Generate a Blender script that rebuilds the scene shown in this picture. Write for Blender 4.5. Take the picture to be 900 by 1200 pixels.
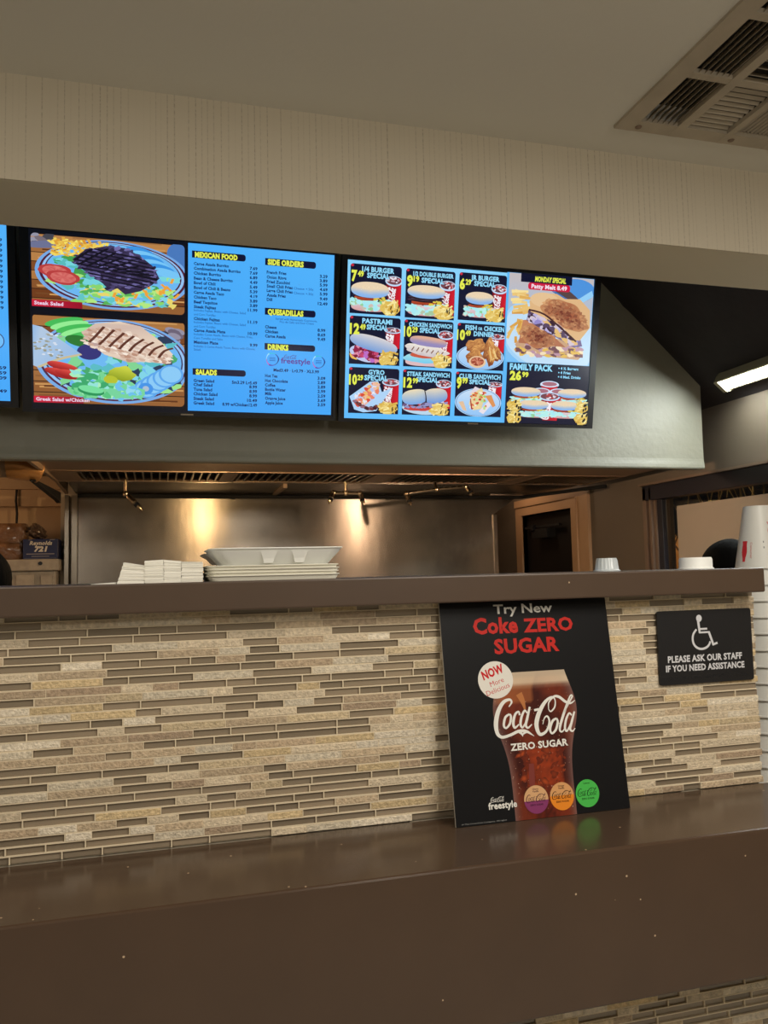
import bpy, bmesh, math, random
from math import sin, cos, pi, radians as R
from mathutils import Vector, Matrix, Euler
from mathutils.geometry import tessellate_polygon

for _o in list(bpy.data.objects):
    bpy.data.objects.remove(_o, do_unlink=True)
S = bpy.context.scene
COL = S.collection
H = 1.45                      # eye height; most heights below are written relative to it

# ------------------------------------------------------------------ camera, world, lights, exposure
cam_d = bpy.data.cameras.new('camera')
cam = bpy.data.objects.new('camera', cam_d)
COL.objects.link(cam)
cam_d.sensor_fit = 'VERTICAL'
cam_d.sensor_height = 36.0
cam_d.lens = 945.8 / 1200 * 36
cam_d.clip_start = 0.02
_y, _p, _r = 0.27341, 0.0738, -0.023258
_right = Vector((cos(_y), -sin(_y), 0))
_fwd = Vector((sin(_y) * cos(_p), cos(_y) * cos(_p), sin(_p)))
_up = _right.cross(_fwd)
_cr = cos(_r) * _right + sin(_r) * _up
_cu = -sin(_r) * _right + cos(_r) * _up
cam.matrix_world = Matrix(((_cr.x, _cu.x, -_fwd.x, 0), (_cr.y, _cu.y, -_fwd.y, 0), (_cr.z, _cu.z, -_fwd.z, H), (0, 0, 0, 1)))
S.camera = cam

W = bpy.data.worlds.new('night')
S.world = W
W.use_nodes = True
W.node_tree.nodes['Background'].inputs[0].default_value = (0.004, 0.004, 0.004, 1)
W.node_tree.nodes['Background'].inputs[1].default_value = 0.5

S.view_settings.view_transform = 'Standard'
S.view_settings.look = 'None'
S.view_settings.exposure = -0.05
S.view_settings.gamma = 1.0
S.view_settings.use_curve_mapping = False


def light(name, kind, loc, energy, color, size=0.1, aim=None, size_y=None, spread=None):
    d = bpy.data.lights.new(name, kind)
    d.energy = energy
    d.color = color
    if kind == 'AREA':
        d.size = size
        if size_y:
            d.shape = 'RECTANGLE'
            d.size_y = size_y
        if spread:
            d.spread = spread
    else:
        d.shadow_soft_size = size
    o = bpy.data.objects.new(name, d)
    COL.objects.link(o)
    o.location = loc
    if aim:
        o.rotation_euler = (Vector(aim) - Vector(loc)).to_track_quat('-Z', 'Y').to_euler()
    return o


# dining-room ceiling lamps and added fill points behind the photographer, kitchen lamps behind the hood
light('dining_light', 'AREA', (1.15, 0.0, 2.43), 38, (1.0, 0.93, 0.82), 0.8, aim=(1.15, 0.0, 0), size_y=1.1)
light('dining_light', 'AREA', (-0.75, 0.0, 2.43), 18, (1.0, 0.92, 0.80), 0.8, aim=(-0.75, 0.0, 0), size_y=1.1)
light('dining_light', 'POINT', (0.9, -0.6, 2.12), 19, (1.0, 0.94, 0.84), 0.12)  # added fill without a fixture, brightens ceiling and wallpaper
light('dining_light', 'POINT', (-1.1, -0.7, 2.12), 11, (1.0, 0.94, 0.83), 0.12)  # second added fill point for the ceiling
light('hood_lamp', 'POINT', (0.30, 3.21, H + 0.462), 18, (1.0, 0.68, 0.33), 0.018)
light('hood_lamp', 'POINT', (1.44, 3.21, H + 0.462), 18, (1.0, 0.69, 0.46), 0.018)
light('pantry_lamp', 'POINT', (-1.2, 4.15, H + 0.40), 5.5, (1.0, 0.60, 0.32), 0.12)
light('hall_lamp', 'POINT', (2.15, 5.0, H + 0.70), 5, (1.0, 0.66, 0.42), 0.1)
light('straw_fill', 'POINT', (3.25, 3.4, H + 0.30), 3, (1.0, 0.72, 0.40), 0.02)  # added fill that lights the straw strands; no fixture there
light('street_lamp', 'SPOT', (3.1, 4.6, H + 0.9), 120, (1.0, 0.58, 0.26), 0.1, aim=(4.2, 5.6, H))


# ------------------------------------------------------------------ helpers
def lin(c):
    out = []
    for v in c[:3]:
        v = max(0.0, min(255.0, v)) / 255.0
        out.append(v / 12.92 if v <= 0.04045 else ((v + 0.055) / 1.055) ** 2.4)
    return (out[0], out[1], out[2], 1.0)


def mix(a, b, t):
    t = max(0, min(1, t))
    return tuple(a[i] * (1 - t) + b[i] * t for i in range(3))


def node(nt, t, **kw):
    n = nt.nodes.new(t)
    for k, v in kw.items():
        setattr(n, k, v)
    return n


def mat(name, rgb=(128, 128, 128), rough=0.6, metal=0.0, spec=0.5, emit=None, strength=0.0, bump=None, vary=None, attr=None,
        aniso=0.0, trans=0.0, coat=0.0):
    """Principled material; bump = (scale, strength, stretch), vary = (scale, amount), attr = colour attribute"""
    m = bpy.data.materials.new(name)
    m.use_nodes = True
    nt = m.node_tree
    b = nt.nodes['Principled BSDF']
    b.inputs['Base Color'].default_value = lin(rgb)
    b.inputs['Roughness'].default_value = rough
    b.inputs['Metallic'].default_value = metal
    b.inputs['Specular IOR Level'].default_value = spec
    b.inputs['Anisotropic'].default_value = aniso
    b.inputs['Anisotropic Rotation'].default_value = 0.25
    if aniso:
        tg = node(nt, 'ShaderNodeTangent', direction_type='RADIAL', axis='Z')
        nt.links.new(tg.outputs['Tangent'], b.inputs['Tangent'])
    b.inputs['Transmission Weight'].default_value = trans
    b.inputs['Coat Weight'].default_value = coat
    src = None
    if attr:
        a = node(nt, 'ShaderNodeVertexColor', layer_name=attr)
        src = a.outputs['Color']
    if vary:
        tc = node(nt, 'ShaderNodeTexCoord')
        nz = node(nt, 'ShaderNodeTexNoise')
        nz.inputs['Scale'].default_value = vary[0]
        nz.inputs['Detail'].default_value = 6
        nt.links.new(tc.outputs['Object'], nz.inputs['Vector'])
        mp = node(nt, 'ShaderNodeMapRange')
        mp.inputs['From Min'].default_value = 0.3
        mp.inputs['From Max'].default_value = 0.7
        mp.inputs['To Min'].default_value = 1 - vary[1]
        mp.inputs['To Max'].default_value = 1 + vary[1]
        nt.links.new(nz.outputs['Fac'], mp.inputs['Value'])
        mx = node(nt, 'ShaderNodeVectorMath', operation='SCALE')
        if src:
            nt.links.new(src, mx.inputs[0])
        else:
            mx.inputs[0].default_value = lin(rgb)[:3]
        nt.links.new(mp.outputs['Result'], mx.inputs['Scale'])
        src = mx.outputs['Vector']
    if src:
        nt.links.new(src, b.inputs['Base Color'])
    if bump:
        tc = node(nt, 'ShaderNodeTexCoord')
        mpg = node(nt, 'ShaderNodeMapping')
        mpg.inputs['Scale'].default_value = bump[2] if len(bump) > 2 else (1, 1, 1)
        nz = node(nt, 'ShaderNodeTexNoise')
        nz.inputs['Scale'].default_value = bump[0]
        nz.inputs['Detail'].default_value = 5
        bp = node(nt, 'ShaderNodeBump')
        bp.inputs['Strength'].default_value = bump[1]
        bp.inputs['Distance'].default_value = 0.01
        nt.links.new(tc.outputs['Object'], mpg.inputs['Vector'])
        nt.links.new(mpg.outputs['Vector'], nz.inputs['Vector'])
        nt.links.new(nz.outputs['Fac'], bp.inputs['Height'])
        nt.links.new(bp.outputs['Normal'], b.inputs['Normal'])
    if emit is not None:
        if emit == 'attr':
            a = node(nt, 'ShaderNodeVertexColor', layer_name='Col')
            nt.links.new(a.outputs['Color'], b.inputs['Emission Color'])
        else:
            b.inputs['Emission Color'].default_value = lin(emit)
        b.inputs['Emission Strength'].default_value = strength
    return m


class MB:
    """collects shapes; build() links them as ONE mesh object"""

    def __init__(s):
        s.v, s.f, s.m = [], [], []

    def add(s, vs, fs, mi=0):
        o = len(s.v)
        s.v += [tuple(v) for v in vs]
        for f in fs:
            s.f.append(tuple(i + o for i in f))
            s.m.append(mi)

    def box(s, x0, x1, y0, y1, z0, z1, mi=0, M=None):
        vs = [Vector(p) for p in ((x0, y0, z0), (x1, y0, z0), (x1, y1, z0), (x0, y1, z0), (x0, y0, z1), (x1, y0, z1), (x1, y1, z1), (x0, y1, z1))]
        if M:
            vs = [M @ v for v in vs]
        s.add(vs, [(0, 3, 2, 1), (4, 5, 6, 7), (0, 1, 5, 4), (1, 2, 6, 5), (2, 3, 7, 6), (3, 0, 4, 7)], mi)

    def prism(s, pts, y0, y1, mi=0, axis='y'):
        """outline in (x,z) pulled along y (or (y,z) along x, (x,y) along z)"""
        n = len(pts)
        def P(p, t):
            return (p[0], t, p[1]) if axis == 'y' else ((t, p[0], p[1]) if axis == 'x' else (p[0], p[1], t))
        vs = [P(p, y0) for p in pts] + [P(p, y1) for p in pts]
        fs = [(i, (i + 1) % n, (i + 1) % n + n, i + n) for i in range(n)]
        tri = tessellate_polygon([[Vector((p[0], p[1], 0)) for p in pts]])
        fs += [tuple(t) for t in tri] + [tuple(i + n for i in reversed(t)) for t in tri]
        s.add(vs, fs, mi)

    def tube(s, pts, r, n=12, mi=0, cap=True):
        """round bar through points; r a number or one radius per point"""
        pts = [Vector(p) for p in pts]
        rs = r if isinstance(r, (list, tuple)) else [r] * len(pts)
        vs, fs = [], []
        prev = None
        for i, p in enumerate(pts):
            d = (pts[min(i + 1, len(pts) - 1)] - pts[max(i - 1, 0)])
            d.normalize()
            a = prev if prev is not None else (Vector((0, 0, 1)) if abs(d.z) < 0.9 else Vector((1, 0, 0)))
            u = (a - d * a.dot(d)).normalized()
            prev = u
            w = d.cross(u)
            for k in range(n):
                t = 2 * pi * k / n
                vs.append(p + (u * cos(t) + w * sin(t)) * rs[i])
        for i in range(len(pts) - 1):
            for k in range(n):
                fs.append((i * n + k, i * n + (k + 1) % n, (i + 1) * n + (k + 1) % n, (i + 1) * n + k))
        if cap:
            fs.append(tuple(reversed(range(n))))
            fs.append(tuple((len(pts) - 1) * n + k for k in range(n)))
        s.add(vs, fs, mi)

    def lathe(s, prof, cx=0, cy=0, n=32, mi=0):
        vs, fs = [], []
        for (r, z) in prof:
            for k in range(n):
                t = 2 * pi * k / n
                vs.append((cx + r * cos(t), cy + r * sin(t), z))
        for i in range(len(prof) - 1):
            for k in range(n):
                fs.append((i * n + k, i * n + (k + 1) % n, (i + 1) * n + (k + 1) % n, (i + 1) * n + k))
        s.add(vs, fs, mi)

    def loft(s, rings, mi=0, cap=True):
        n = len(rings[0])
        vs = [p for r in rings for p in r]
        fs = []
        for i in range(len(rings) - 1):
            for k in range(n):
                fs.append((i * n + k, i * n + (k + 1) % n, (i + 1) * n + (k + 1) % n, (i + 1) * n + k))
        if cap:
            fs.append(tuple(reversed(range(n))))
            fs.append(tuple((len(rings) - 1) * n + k for k in range(n)))
        s.add(vs, fs, mi)

    def build(s, name, mats, parent=None, smooth=False, bevel=0, weld=True, loc=None):
        me = bpy.data.meshes.new(name)
        me.from_pydata(s.v, [], s.f)
        for m in (mats if isinstance(mats, (list, tuple)) else [mats]):
            me.materials.append(m)
        me.polygons.foreach_set('material_index', s.m)
        bm = bmesh.new()
        bm.from_mesh(me)
        bmesh.ops.recalc_face_normals(bm, faces=bm.faces)
        bm.to_mesh(me)
        bm.free()
        if smooth:
            for p in me.polygons:
                p.use_smooth = True
            me.set_sharp_from_angle(angle=R(38))
        o = bpy.data.objects.new(name, me)
        COL.objects.link(o)
        if parent:
            o.parent = parent
        if loc:
            o.location = loc
        if bevel:
            bv = o.modifiers.new('soft_edge', 'BEVEL')
            bv.width = bevel
            bv.segments = 2
            bv.limit_method = 'ANGLE'
        return o


def tag(o, label, cat, group=None, kind=None):
    o['label'] = label
    o['category'] = cat
    if group:
        o['group'] = group
    if kind:
        o['kind'] = kind
    return o


def struct(o):
    o['kind'] = 'structure'
    return o


def thing(name, label, cat, loc=(0, 0, 0), group=None, rot=(0, 0, 0)):
    o = bpy.data.objects.new(name, None)
    o.empty_display_size = 0.05
    COL.objects.link(o)
    o.location = loc
    o.rotation_euler = rot
    return tag(o, label, cat, group)


def dup(root, loc=None, label=None, rot=None):
    r = root.copy()
    COL.objects.link(r)
    if loc is not None:
        r.location = loc
    if rot is not None:
        r.rotation_euler = rot
    if label:
        r['label'] = label
    for ch in [o for o in bpy.data.objects if o.parent == root]:
        c = ch.copy()
        COL.objects.link(c)
        c.parent = r
        for g in [o for o in bpy.data.objects if o.parent == ch]:
            d = g.copy()
            COL.objects.link(d)
            d.parent = c
    return r


# ---------------------------------------------------------------- flat print: lettering and pictures on screens, boards and signs
_glyph = {}


def text_mesh(s, bold=0.0, shear=0.0, narrow=0):
    key = (s, bold, shear)
    if key in _glyph:
        return _glyph[key]
    cu = bpy.data.curves.new('lettering', 'FONT')
    cu.body = s
    cu.size = 1.0
    cu.offset = bold
    cu.shear = shear
    cu.resolution_u = 2
    cu.fill_mode = 'FRONT'
    if bold > 0.02:
        cu.space_character = 1.0 + bold * 1.2
    ob = bpy.data.objects.new('lettering', cu)
    COL.objects.link(ob)
    dg = bpy.context.evaluated_depsgraph_get()
    me = bpy.data.meshes.new_from_object(ob.evaluated_get(dg))
    vs = [(v.co.x, v.co.y) for v in me.vertices]
    fs = [tuple(p.vertices) for p in me.polygons]
    bpy.data.objects.remove(ob)
    bpy.data.curves.remove(cu)
    bpy.data.meshes.remove(me)
    xs = [v[0] for v in vs]
    x0, x1 = min(xs), max(xs)
    out = ([((x - x0) / (x1 - x0), y / 0.682) for x, y in vs], fs)
    _glyph[key] = out
    return out


class Print:
    """flat coloured shapes in millimetres (x right, y up) laid in order on one surface; build() makes ONE mesh"""

    def __init__(s, step=8e-6):
        s.v, s.f, s.c, s.z, s.step = [], [], [], 0.0, step
        s.T = lambda x, y: (x, y)
        s.clip = None

    def frame(s, x0, y0, w, h):
        """unit square (0..1, y up) to a rectangle of the surface"""
        s.T = lambda x, y: (x0 + x * w, y0 + y * h)

    def _add(s, pts, faces, cols):
        o = len(s.v)
        s.z += s.step
        for x, y in pts:
            X, Y = s.T(x, y)
            if s.clip:
                X, Y = min(max(X, s.clip[0]), s.clip[2]), min(max(Y, s.clip[1]), s.clip[3])
            s.v.append((X / 1000, -s.z, Y / 1000))
        for f in faces:
            s.f.append(tuple(i + o for i in f))
            for i in f:
                s.c += cols[i] if isinstance(cols, list) else cols

    def poly(s, pts, c):
        tri = tessellate_polygon([[Vector((p[0], p[1], 0)) for p in pts]])
        cc = [lin(c(*p)) for p in pts] if callable(c) else lin(c)
        s._add(pts, [tuple(t) for t in tri], cc)

    def rect(s, x0, y0, x1, y1, c):
        s.poly([(x0, y0), (x1, y0), (x1, y1), (x0, y1)], c)

    def rrect(s, x0, y0, x1, y1, rx, ry, c, which=(1, 1, 1, 1)):
        pts = []
        for k, (cx, cy, a) in enumerate(((x0 + rx, y0 + ry, 180), (x1 - rx, y0 + ry, 270), (x1 - rx, y1 - ry, 0), (x0 + rx, y1 - ry, 90))):
            if which[k]:
                for i in range(6):
                    t = R(a + i * 18)
                    pts.append((cx + rx * cos(t), cy + ry * sin(t)))
            else:
                pts.append(((x0, y0), (x1, y0), (x1, y1), (x0, y1))[k])
        s.poly(pts, c)

    def blob(s, cx, cy, rx, ry, c, rot=0, wob=0.0, n=28, rings=3, rnd=random, pw=2.0):
        """rounded shape; c a colour or a function of (u, v) in -1..1 inside it"""
        pts, cols, faces = [(cx, cy)], [], []
        ph = [rnd.uniform(0, 6.28) for _ in range(4)]
        ca, sa = cos(rot), sin(rot)
        uv = [(0, 0)]
        for r in range(1, rings + 1):
            q = r / rings
            for k in range(n):
                t = 2 * pi * k / n
                w = 1 + wob * (sin(3 * t + ph[0]) + 0.7 * sin(5 * t + ph[1]) + 0.5 * sin(9 * t + ph[2])) * 0.5
                u, v = abs(cos(t)) ** (2 / pw) * (1 if cos(t) > 0 else -1) * q * w, abs(sin(t)) ** (2 / pw) * (1 if sin(t) > 0 else -1) * q * w
                uv.append((u, v))
                pts.append((cx + u * rx * ca - v * ry * sa, cy + u * rx * sa + v * ry * ca))
        for k in range(n):
            faces.append((0, 1 + k, 1 + (k + 1) % n))
        for r in range(rings - 1):
            a, b = 1 + r * n, 1 + (r + 1) * n
            for k in range(n):
                faces.append((a + k, b + k, b + (k + 1) % n, a + (k + 1) % n))
        cc = [lin(c(*p)) for p in uv] if callable(c) else lin(c)
        s._add(pts, faces, cc)

    def stroke(s, pts, c, sub=6, closed=False):
        """smooth ribbon through (x, y, width)"""
        P = [Vector(p) for p in pts]
        Q = []
        for i in range(len(P) - 1):
            p0, p1, p2, p3 = P[max(i - 1, 0)], P[i], P[i + 1], P[min(i + 2, len(P) - 1)]
            for k in range(sub):
                t = k / sub
                Q.append(0.5 * ((2 * p1) + (p2 - p0) * t + (2 * p0 - 5 * p1 + 4 * p2 - p3) * t * t + (3 * p1 - p0 - 3 * p2 + p3) * t ** 3))
        Q.append(P[-1])
        vs, fs = [], []
        for i, q in enumerate(Q):
            d = Q[min(i + 1, len(Q) - 1)] - Q[max(i - 1, 0)]
            l = math.hypot(d.x, d.y) or 1
            nx, ny = -d.y / l, d.x / l
            w = max(q.z, 0.02) / 2
            vs += [(q.x + nx * w, q.y + ny * w), (q.x - nx * w, q.y - ny * w)]
        for i in range(len(Q) - 1):
            fs.append((2 * i, 2 * i + 1, 2 * i + 3, 2 * i + 2))
        s._add(vs, fs, lin(c))

    def text(s, t, x, y, w, h, c, bold=0.0, shear=0.0, rot=0.0):
        """baseline start (x, y), total width w, capital height h"""
        vs, fs = text_mesh(t, bold, shear)
        ca, sa = cos(rot), sin(rot)
        s._add([(x + a * w * ca - b * h * sa, y + a * w * sa + b * h * ca) for a, b in vs], fs, lin(c))

    def build(s, name, m, parent, loc=(0, 0, 0), rot=(0, 0, 0)):
        me = bpy.data.meshes.new(name)
        me.from_pydata(s.v, [], s.f)
        me.materials.append(m)
        ca = me.color_attributes.new('Col', 'FLOAT_COLOR', 'CORNER')
        ca.data.foreach_set('color', s.c)
        o = bpy.data.objects.new(name, me)
        COL.objects.link(o)
        o.parent = parent
        o.location = loc
        o.rotation_euler = rot
        return o


# flowing script lettering, in its own millimetres (about x 97..268, y 150..222)
SCRIPT = [
    [(126.4, 208.5, 1.3), (133.0, 216.6, 2.4), (129.1, 222.0, 3.0), (115.9, 217.7, 4.4), (103.5, 201.4, 5.4), (96.6, 179.3, 5.8), (97.9, 160.9, 4.6), (107.1, 153.2, 3.6), (124.8, 156.1, 3.4), (142.8, 161.8, 3.6), (158.6, 160.1, 3.4), (173.6, 150.2, 0.5)],
    [(140.9, 160.2, 1.3), (147.5, 157.0, 3.0), (149.7, 151.1, 0.3)], [(158, 159, 2.4), (151, 156, 2.0), (149.7, 151.1, 0.3)],
    [(126.3, 194.8, 2.4), (117.1, 189.2, 3.0), (112.5, 175.3, 3.2), (116.7, 169.4, 2.4), (125.4, 177.2, 3.0), (128.9, 189.8, 3.0), (126.3, 194.8, 2.4)],
    [(147.6, 191.3, 2.6), (145.8, 198.0, 2.4), (138.2, 193.4, 3.0), (132.5, 178.1, 3.6), (135.0, 168.6, 2.8), (144.2, 174.5, 1.5)],
    [(163.4, 194.5, 2.0), (158.7, 199.2, 2.4), (151.1, 188.2, 3.2), (147.4, 174.2, 3.2), (151.5, 168.3, 2.4), (160.9, 180.4, 1.6)],
    [(170.4, 205.6, 2.6), (163.1, 186.0, 3.4), (158.3, 172.0, 3.2), (162.5, 166.6, 2.4), (171.2, 172.5, 1.2)],
    [(179.0, 198.6, 2.8), (188.9, 199.9, 2.8)],
    [(209.9, 198.6, 1.2), (212.1, 211.5, 1.8), (224.2, 221.8, 2.8), (235.6, 220.2, 3.4), (247.7, 210.7, 3.4), (258.8, 207.1, 2.4), (268.7, 211.9, 0.8)],
    [(209.9, 198.6, 1.2), (214.3, 194.0, 1.8), (223.5, 202.1, 2.0), (225.7, 215.0, 1.6), (219.2, 221.3, 2.4), (203.3, 212.1, 4.2), (187.9, 191.4, 5.6), (180.7, 170.4, 5.6), (185.8, 153.0, 4.2), (200.3, 157.6, 3.0), (208.7, 174.2, 2.6), (205.8, 185.3, 2.2), (198.9, 182.1, 1.5), (194.3, 170.9, 0.8)],
    [(224.8, 180.3, 2.4), (215.4, 175.2, 3.2), (208.8, 161.3, 3.2), (211.7, 152.5, 2.4), (220.9, 159.0, 3.0), (226.6, 172.9, 3.0), (224.8, 180.3, 2.4)],
    [(242.4, 189.2, 1.3), (253.7, 205.9, 2.0), (263.7, 219.4, 2.2), (259.6, 220.8, 1.8), (248.1, 200.5, 3.2), (232.7, 169.6, 3.4), (229.5, 156.9, 2.6), (234.8, 154.5, 1.8), (242.5, 163.2, 1.0)],
    [(258.3, 183.8, 2.0), (253.1, 187.9, 2.4), (245.0, 176.0, 3.0), (240.8, 160.4, 3.0), (244.8, 154.9, 2.4), (254.0, 168.1, 1.5)],
    [(265.1, 190.6, 2.4), (256.6, 170.8, 3.2), (251.8, 158.2, 3.0), (256.5, 153.5, 2.0), (262.8, 158.8, 1.0)],
]


def script(pr, x, y, w, h, c, fat=1.0, sub=4, rot=0.0):
    """script lettering fitted to a box whose lower left corner is (x, y)"""
    sx, sy = w / 172.0, h / 72.0
    ca, sa = cos(rot), sin(rot)
    for st in SCRIPT:
        q = []
        for (a, b, k) in st:
            u, v = (a - 96.6) * sx, (b - 150.2) * sy
            q.append((x + u * ca - v * sa, y + u * sa + v * ca, k * sx * fat))
        pr.stroke(q, c, sub)

# ------------------------------------------------------------------ materials
def speckled(name, rgb, rough, coat):
    """brown engineered stone with sparse pale specks"""
    m = mat(name, rgb, rough, spec=0.5, coat=coat)
    nt = m.node_tree
    b = nt.nodes['Principled BSDF']
    tc = node(nt, 'ShaderNodeTexCoord')
    v = node(nt, 'ShaderNodeTexVoronoi')
    v.inputs['Scale'].default_value = 42
    nt.links.new(tc.outputs['Object'], v.inputs['Vector'])
    lt = node(nt, 'ShaderNodeMath', operation='LESS_THAN')
    lt.inputs[1].default_value = 0.075
    nt.links.new(v.outputs['Distance'], lt.inputs[0])
    sep = node(nt, 'ShaderNodeSeparateColor')
    nt.links.new(v.outputs['Color'], sep.inputs['Color'])
    gt = node(nt, 'ShaderNodeMath', operation='GREATER_THAN')
    gt.inputs[1].default_value = 0.86
    nt.links.new(sep.outputs['Red'], gt.inputs[0])
    mu = node(nt, 'ShaderNodeMath', operation='MULTIPLY')
    nt.links.new(lt.outputs[0], mu.inputs[0])
    nt.links.new(gt.outputs[0], mu.inputs[1])
    nz = node(nt, 'ShaderNodeTexNoise')
    nz.inputs['Scale'].default_value = 9
    nz.inputs['Detail'].default_value = 8
    nt.links.new(tc.outputs['Object'], nz.inputs['Vector'])
    c1 = node(nt, 'ShaderNodeMix', data_type='RGBA')
    c1.inputs['A'].default_value = lin(tuple(v_ * 0.94 for v_ in rgb))
    c1.inputs['B'].default_value = lin(tuple(v_ * 1.06 for v_ in rgb))
    nt.links.new(nz.outputs['Fac'], c1.inputs['Factor'])
    c2 = node(nt, 'ShaderNodeMix', data_type='RGBA')
    c2.inputs['B'].default_value = lin((190, 165, 135))
    nt.links.new(mu.outputs[0], c2.inputs['Factor'])
    nt.links.new(c1.outputs['Result'], c2.inputs['A'])
    nt.links.new(c2.outputs['Result'], b.inputs['Base Color'])
    return m


def wallpaper(name):
    """cream paper with fine, uneven, beaded vertical lines"""
    m = mat(name, (205, 195, 175), 0.75)
    nt = m.node_tree
    b = nt.nodes['Principled BSDF']
    tc = node(nt, 'ShaderNodeTexCoord')
    sp = node(nt, 'ShaderNodeSeparateXYZ')
    nt.links.new(tc.outputs['Object'], sp.inputs[0])
    def mth(op, a, b_=None):
        n = node(nt, 'ShaderNodeMath', operation=op)
        for i, q in enumerate((a, b_)):
            if q is None:
                continue
            if isinstance(q, (int, float)):
                n.inputs[i].default_value = q
            else:
                nt.links.new(q, n.inputs[i])
        return n.outputs[0]
    u = mth('MULTIPLY', sp.outputs['X'], 74.0)
    nz1 = node(nt, 'ShaderNodeTexNoise', noise_dimensions='1D')
    nz1.inputs['Scale'].default_value = 14
    nt.links.new(sp.outputs['X'], nz1.inputs['W'])
    u = mth('ADD', u, mth('MULTIPLY', nz1.outputs['Fac'], 1.6))
    fl = mth('FLOOR', u)
    fr = mth('ABSOLUTE', mth('SUBTRACT', mth('FRACT', u), 0.5))
    line = mth('LESS_THAN', fr, 0.075)
    wn = node(nt, 'ShaderNodeTexWhiteNoise', noise_dimensions='1D')
    nt.links.new(fl, wn.inputs['W'])
    st = mth('MULTIPLY', mth('POWER', wn.outputs['Value'], 0.9), 0.50)
    bead = node(nt, 'ShaderNodeTexNoise', noise_dimensions='2D')
    bead.inputs['Scale'].default_value = 1.0
    bead.inputs['Detail'].default_value = 3
    cb = node(nt, 'ShaderNodeCombineXYZ')
    nt.links.new(fl, cb.inputs[0])
    nt.links.new(mth('MULTIPLY', sp.outputs['Z'], 130.0), cb.inputs[1])
    nt.links.new(cb.outputs[0], bead.inputs['Vector'])
    bd = node(nt, 'ShaderNodeMapRange')
    bd.inputs['From Min'].default_value = 0.38
    bd.inputs['From Max'].default_value = 0.6
    nt.links.new(bead.outputs['Fac'], bd.inputs['Value'])
    f = mth('MULTIPLY', mth('MULTIPLY', line, st), mth('ADD', mth('MULTIPLY', bd.outputs['Result'], 0.75), 0.25))
    mx = node(nt, 'ShaderNodeMix', data_type='RGBA')
    mx.inputs['A'].default_value = lin((206, 196, 176))
    mx.inputs['B'].default_value = lin((120, 104, 86))
    nt.links.new(f, mx.inputs['Factor'])
    nt.links.new(mx.outputs['Result'], b.inputs['Base Color'])
    return m


M = {}
M['ceiling'] = mat('ceiling_paint', (216, 212, 200), 0.85, bump=(60, 0.06))
M['bulk'] = mat('bulkhead_paint', (216, 207, 182), 0.8)
M['paper'] = wallpaper('wallpaper')
M['fascia'] = mat('plaster_gloss_paint', (146, 144, 129), 0.5, bump=(38, 0.22), vary=(5, 0.04))
M['dark_ceiling'] = mat('ceiling_painted_shade', (44, 39, 41), 0.8, bump=(30, 0.2), vary=(7, 0.2))  # dark base colour stands in for the lack of light up there
M['wall'] = mat('beige_wall_paint', (190, 178, 158), 0.7, vary=(3, 0.06))
M['pantry_wall'] = mat('tan_wall_paint', (178, 150, 118), 0.7, vary=(3, 0.05))
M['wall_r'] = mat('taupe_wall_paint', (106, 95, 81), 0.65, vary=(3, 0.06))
M['flare_gold'] = mat('elbow_golden_flare', (206, 150, 92), 0.3, 0.6)  # golden flare of light on the elbow, put into its base colour
M['floor'] = mat('floor_tile', (166, 163, 156), 0.5, vary=(8, 0.2))
M['counter'] = speckled('brown_quartz_polished', (72, 55, 42), 0.21, 0.0)
M['ledge'] = speckled('brown_quartz', (76, 59, 46), 0.4, 0.0)
M['steel'] = mat('brushed_steel', (150, 141, 130), 0.27, 0.9, bump=(9.0, 0.10, (1, 1, .5)), aniso=0.7, vary=(6, 0.18))
M['hood_steel'] = mat('greasy_steel', (158, 132, 108), 0.45, 0.3, bump=(20, 0.08))
M['steel_plain'] = mat('steel_trim', (165, 155, 142), 0.28, 1.0)
M['chrome'] = mat('chrome_pipe', (200, 178, 150), 0.18, 1.0)
M['black'] = mat('black_plastic', (16, 17, 24), 0.35)
M['matte_black'] = mat('matte_black', (14, 13, 13), 0.7)
M['bronze'] = mat('dark_bronze_frame', (32, 31, 40), 0.45)
M['bronze_light'] = mat('weathered_aluminium', (128, 108, 92), 0.5, 0.3)
M['trim'] = mat('tan_door_trim', (186, 150, 114), 0.55, vary=(6, 0.05))
M['door'] = mat('black_door', (20, 17, 16), 0.5)
M['foam'] = mat('white_foam', (246, 247, 243), 0.5)
M['foam2'] = mat('cream_foam', (234, 231, 216), 0.6)
M['paperw'] = mat('white_sheets', (240, 237, 226), 0.8, bump=(3, 0.3, (0.4, 0.4, 90)))
M['cup'] = mat('white_cup', (222, 222, 216), 0.4)
M['poster_print'] = mat('poster_print', (25, 25, 27), 0.42, spec=0.18, attr='Col')
M['poster_edge'] = mat('board_edge', (190, 185, 175), 0.7)
M['sign'] = mat('sign_black', (14, 14, 18), 0.5, bump=(300, 0.05))
M['print'] = mat('printed_colour', (200, 200, 200), 0.5, attr='Col')
M['screen'] = mat('lit_screen', (5, 5, 6), 0.25, emit='attr', strength=1.0)
M['glass_pane'] = mat('window_glass', (235, 240, 240), 0.02, trans=1.0)
M['vent'] = mat('vent_paint', (178, 166, 146), 0.6, vary=(12, 0.1))
M['board'] = mat('beige_board', (178, 166, 150), 0.7, vary=(4, 0.04))
M['fence'] = mat('fence_wood', (205, 160, 100), 0.7, vary=(14, 0.25))
M['twig'] = mat('dark_twigs', (26, 18, 12), 0.9)
M['straw'] = mat('dry_straw', (180, 150, 96), 0.8)
M['asphalt'] = mat('asphalt', (40, 40, 42), 0.9)
M['hair'] = mat('black_hair', (7, 6, 5), 0.75, spec=0.06, bump=(60, 0.35, (1, 1, 0.15)))
M['skin'] = mat('skin', (190, 138, 108), 0.55)
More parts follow.
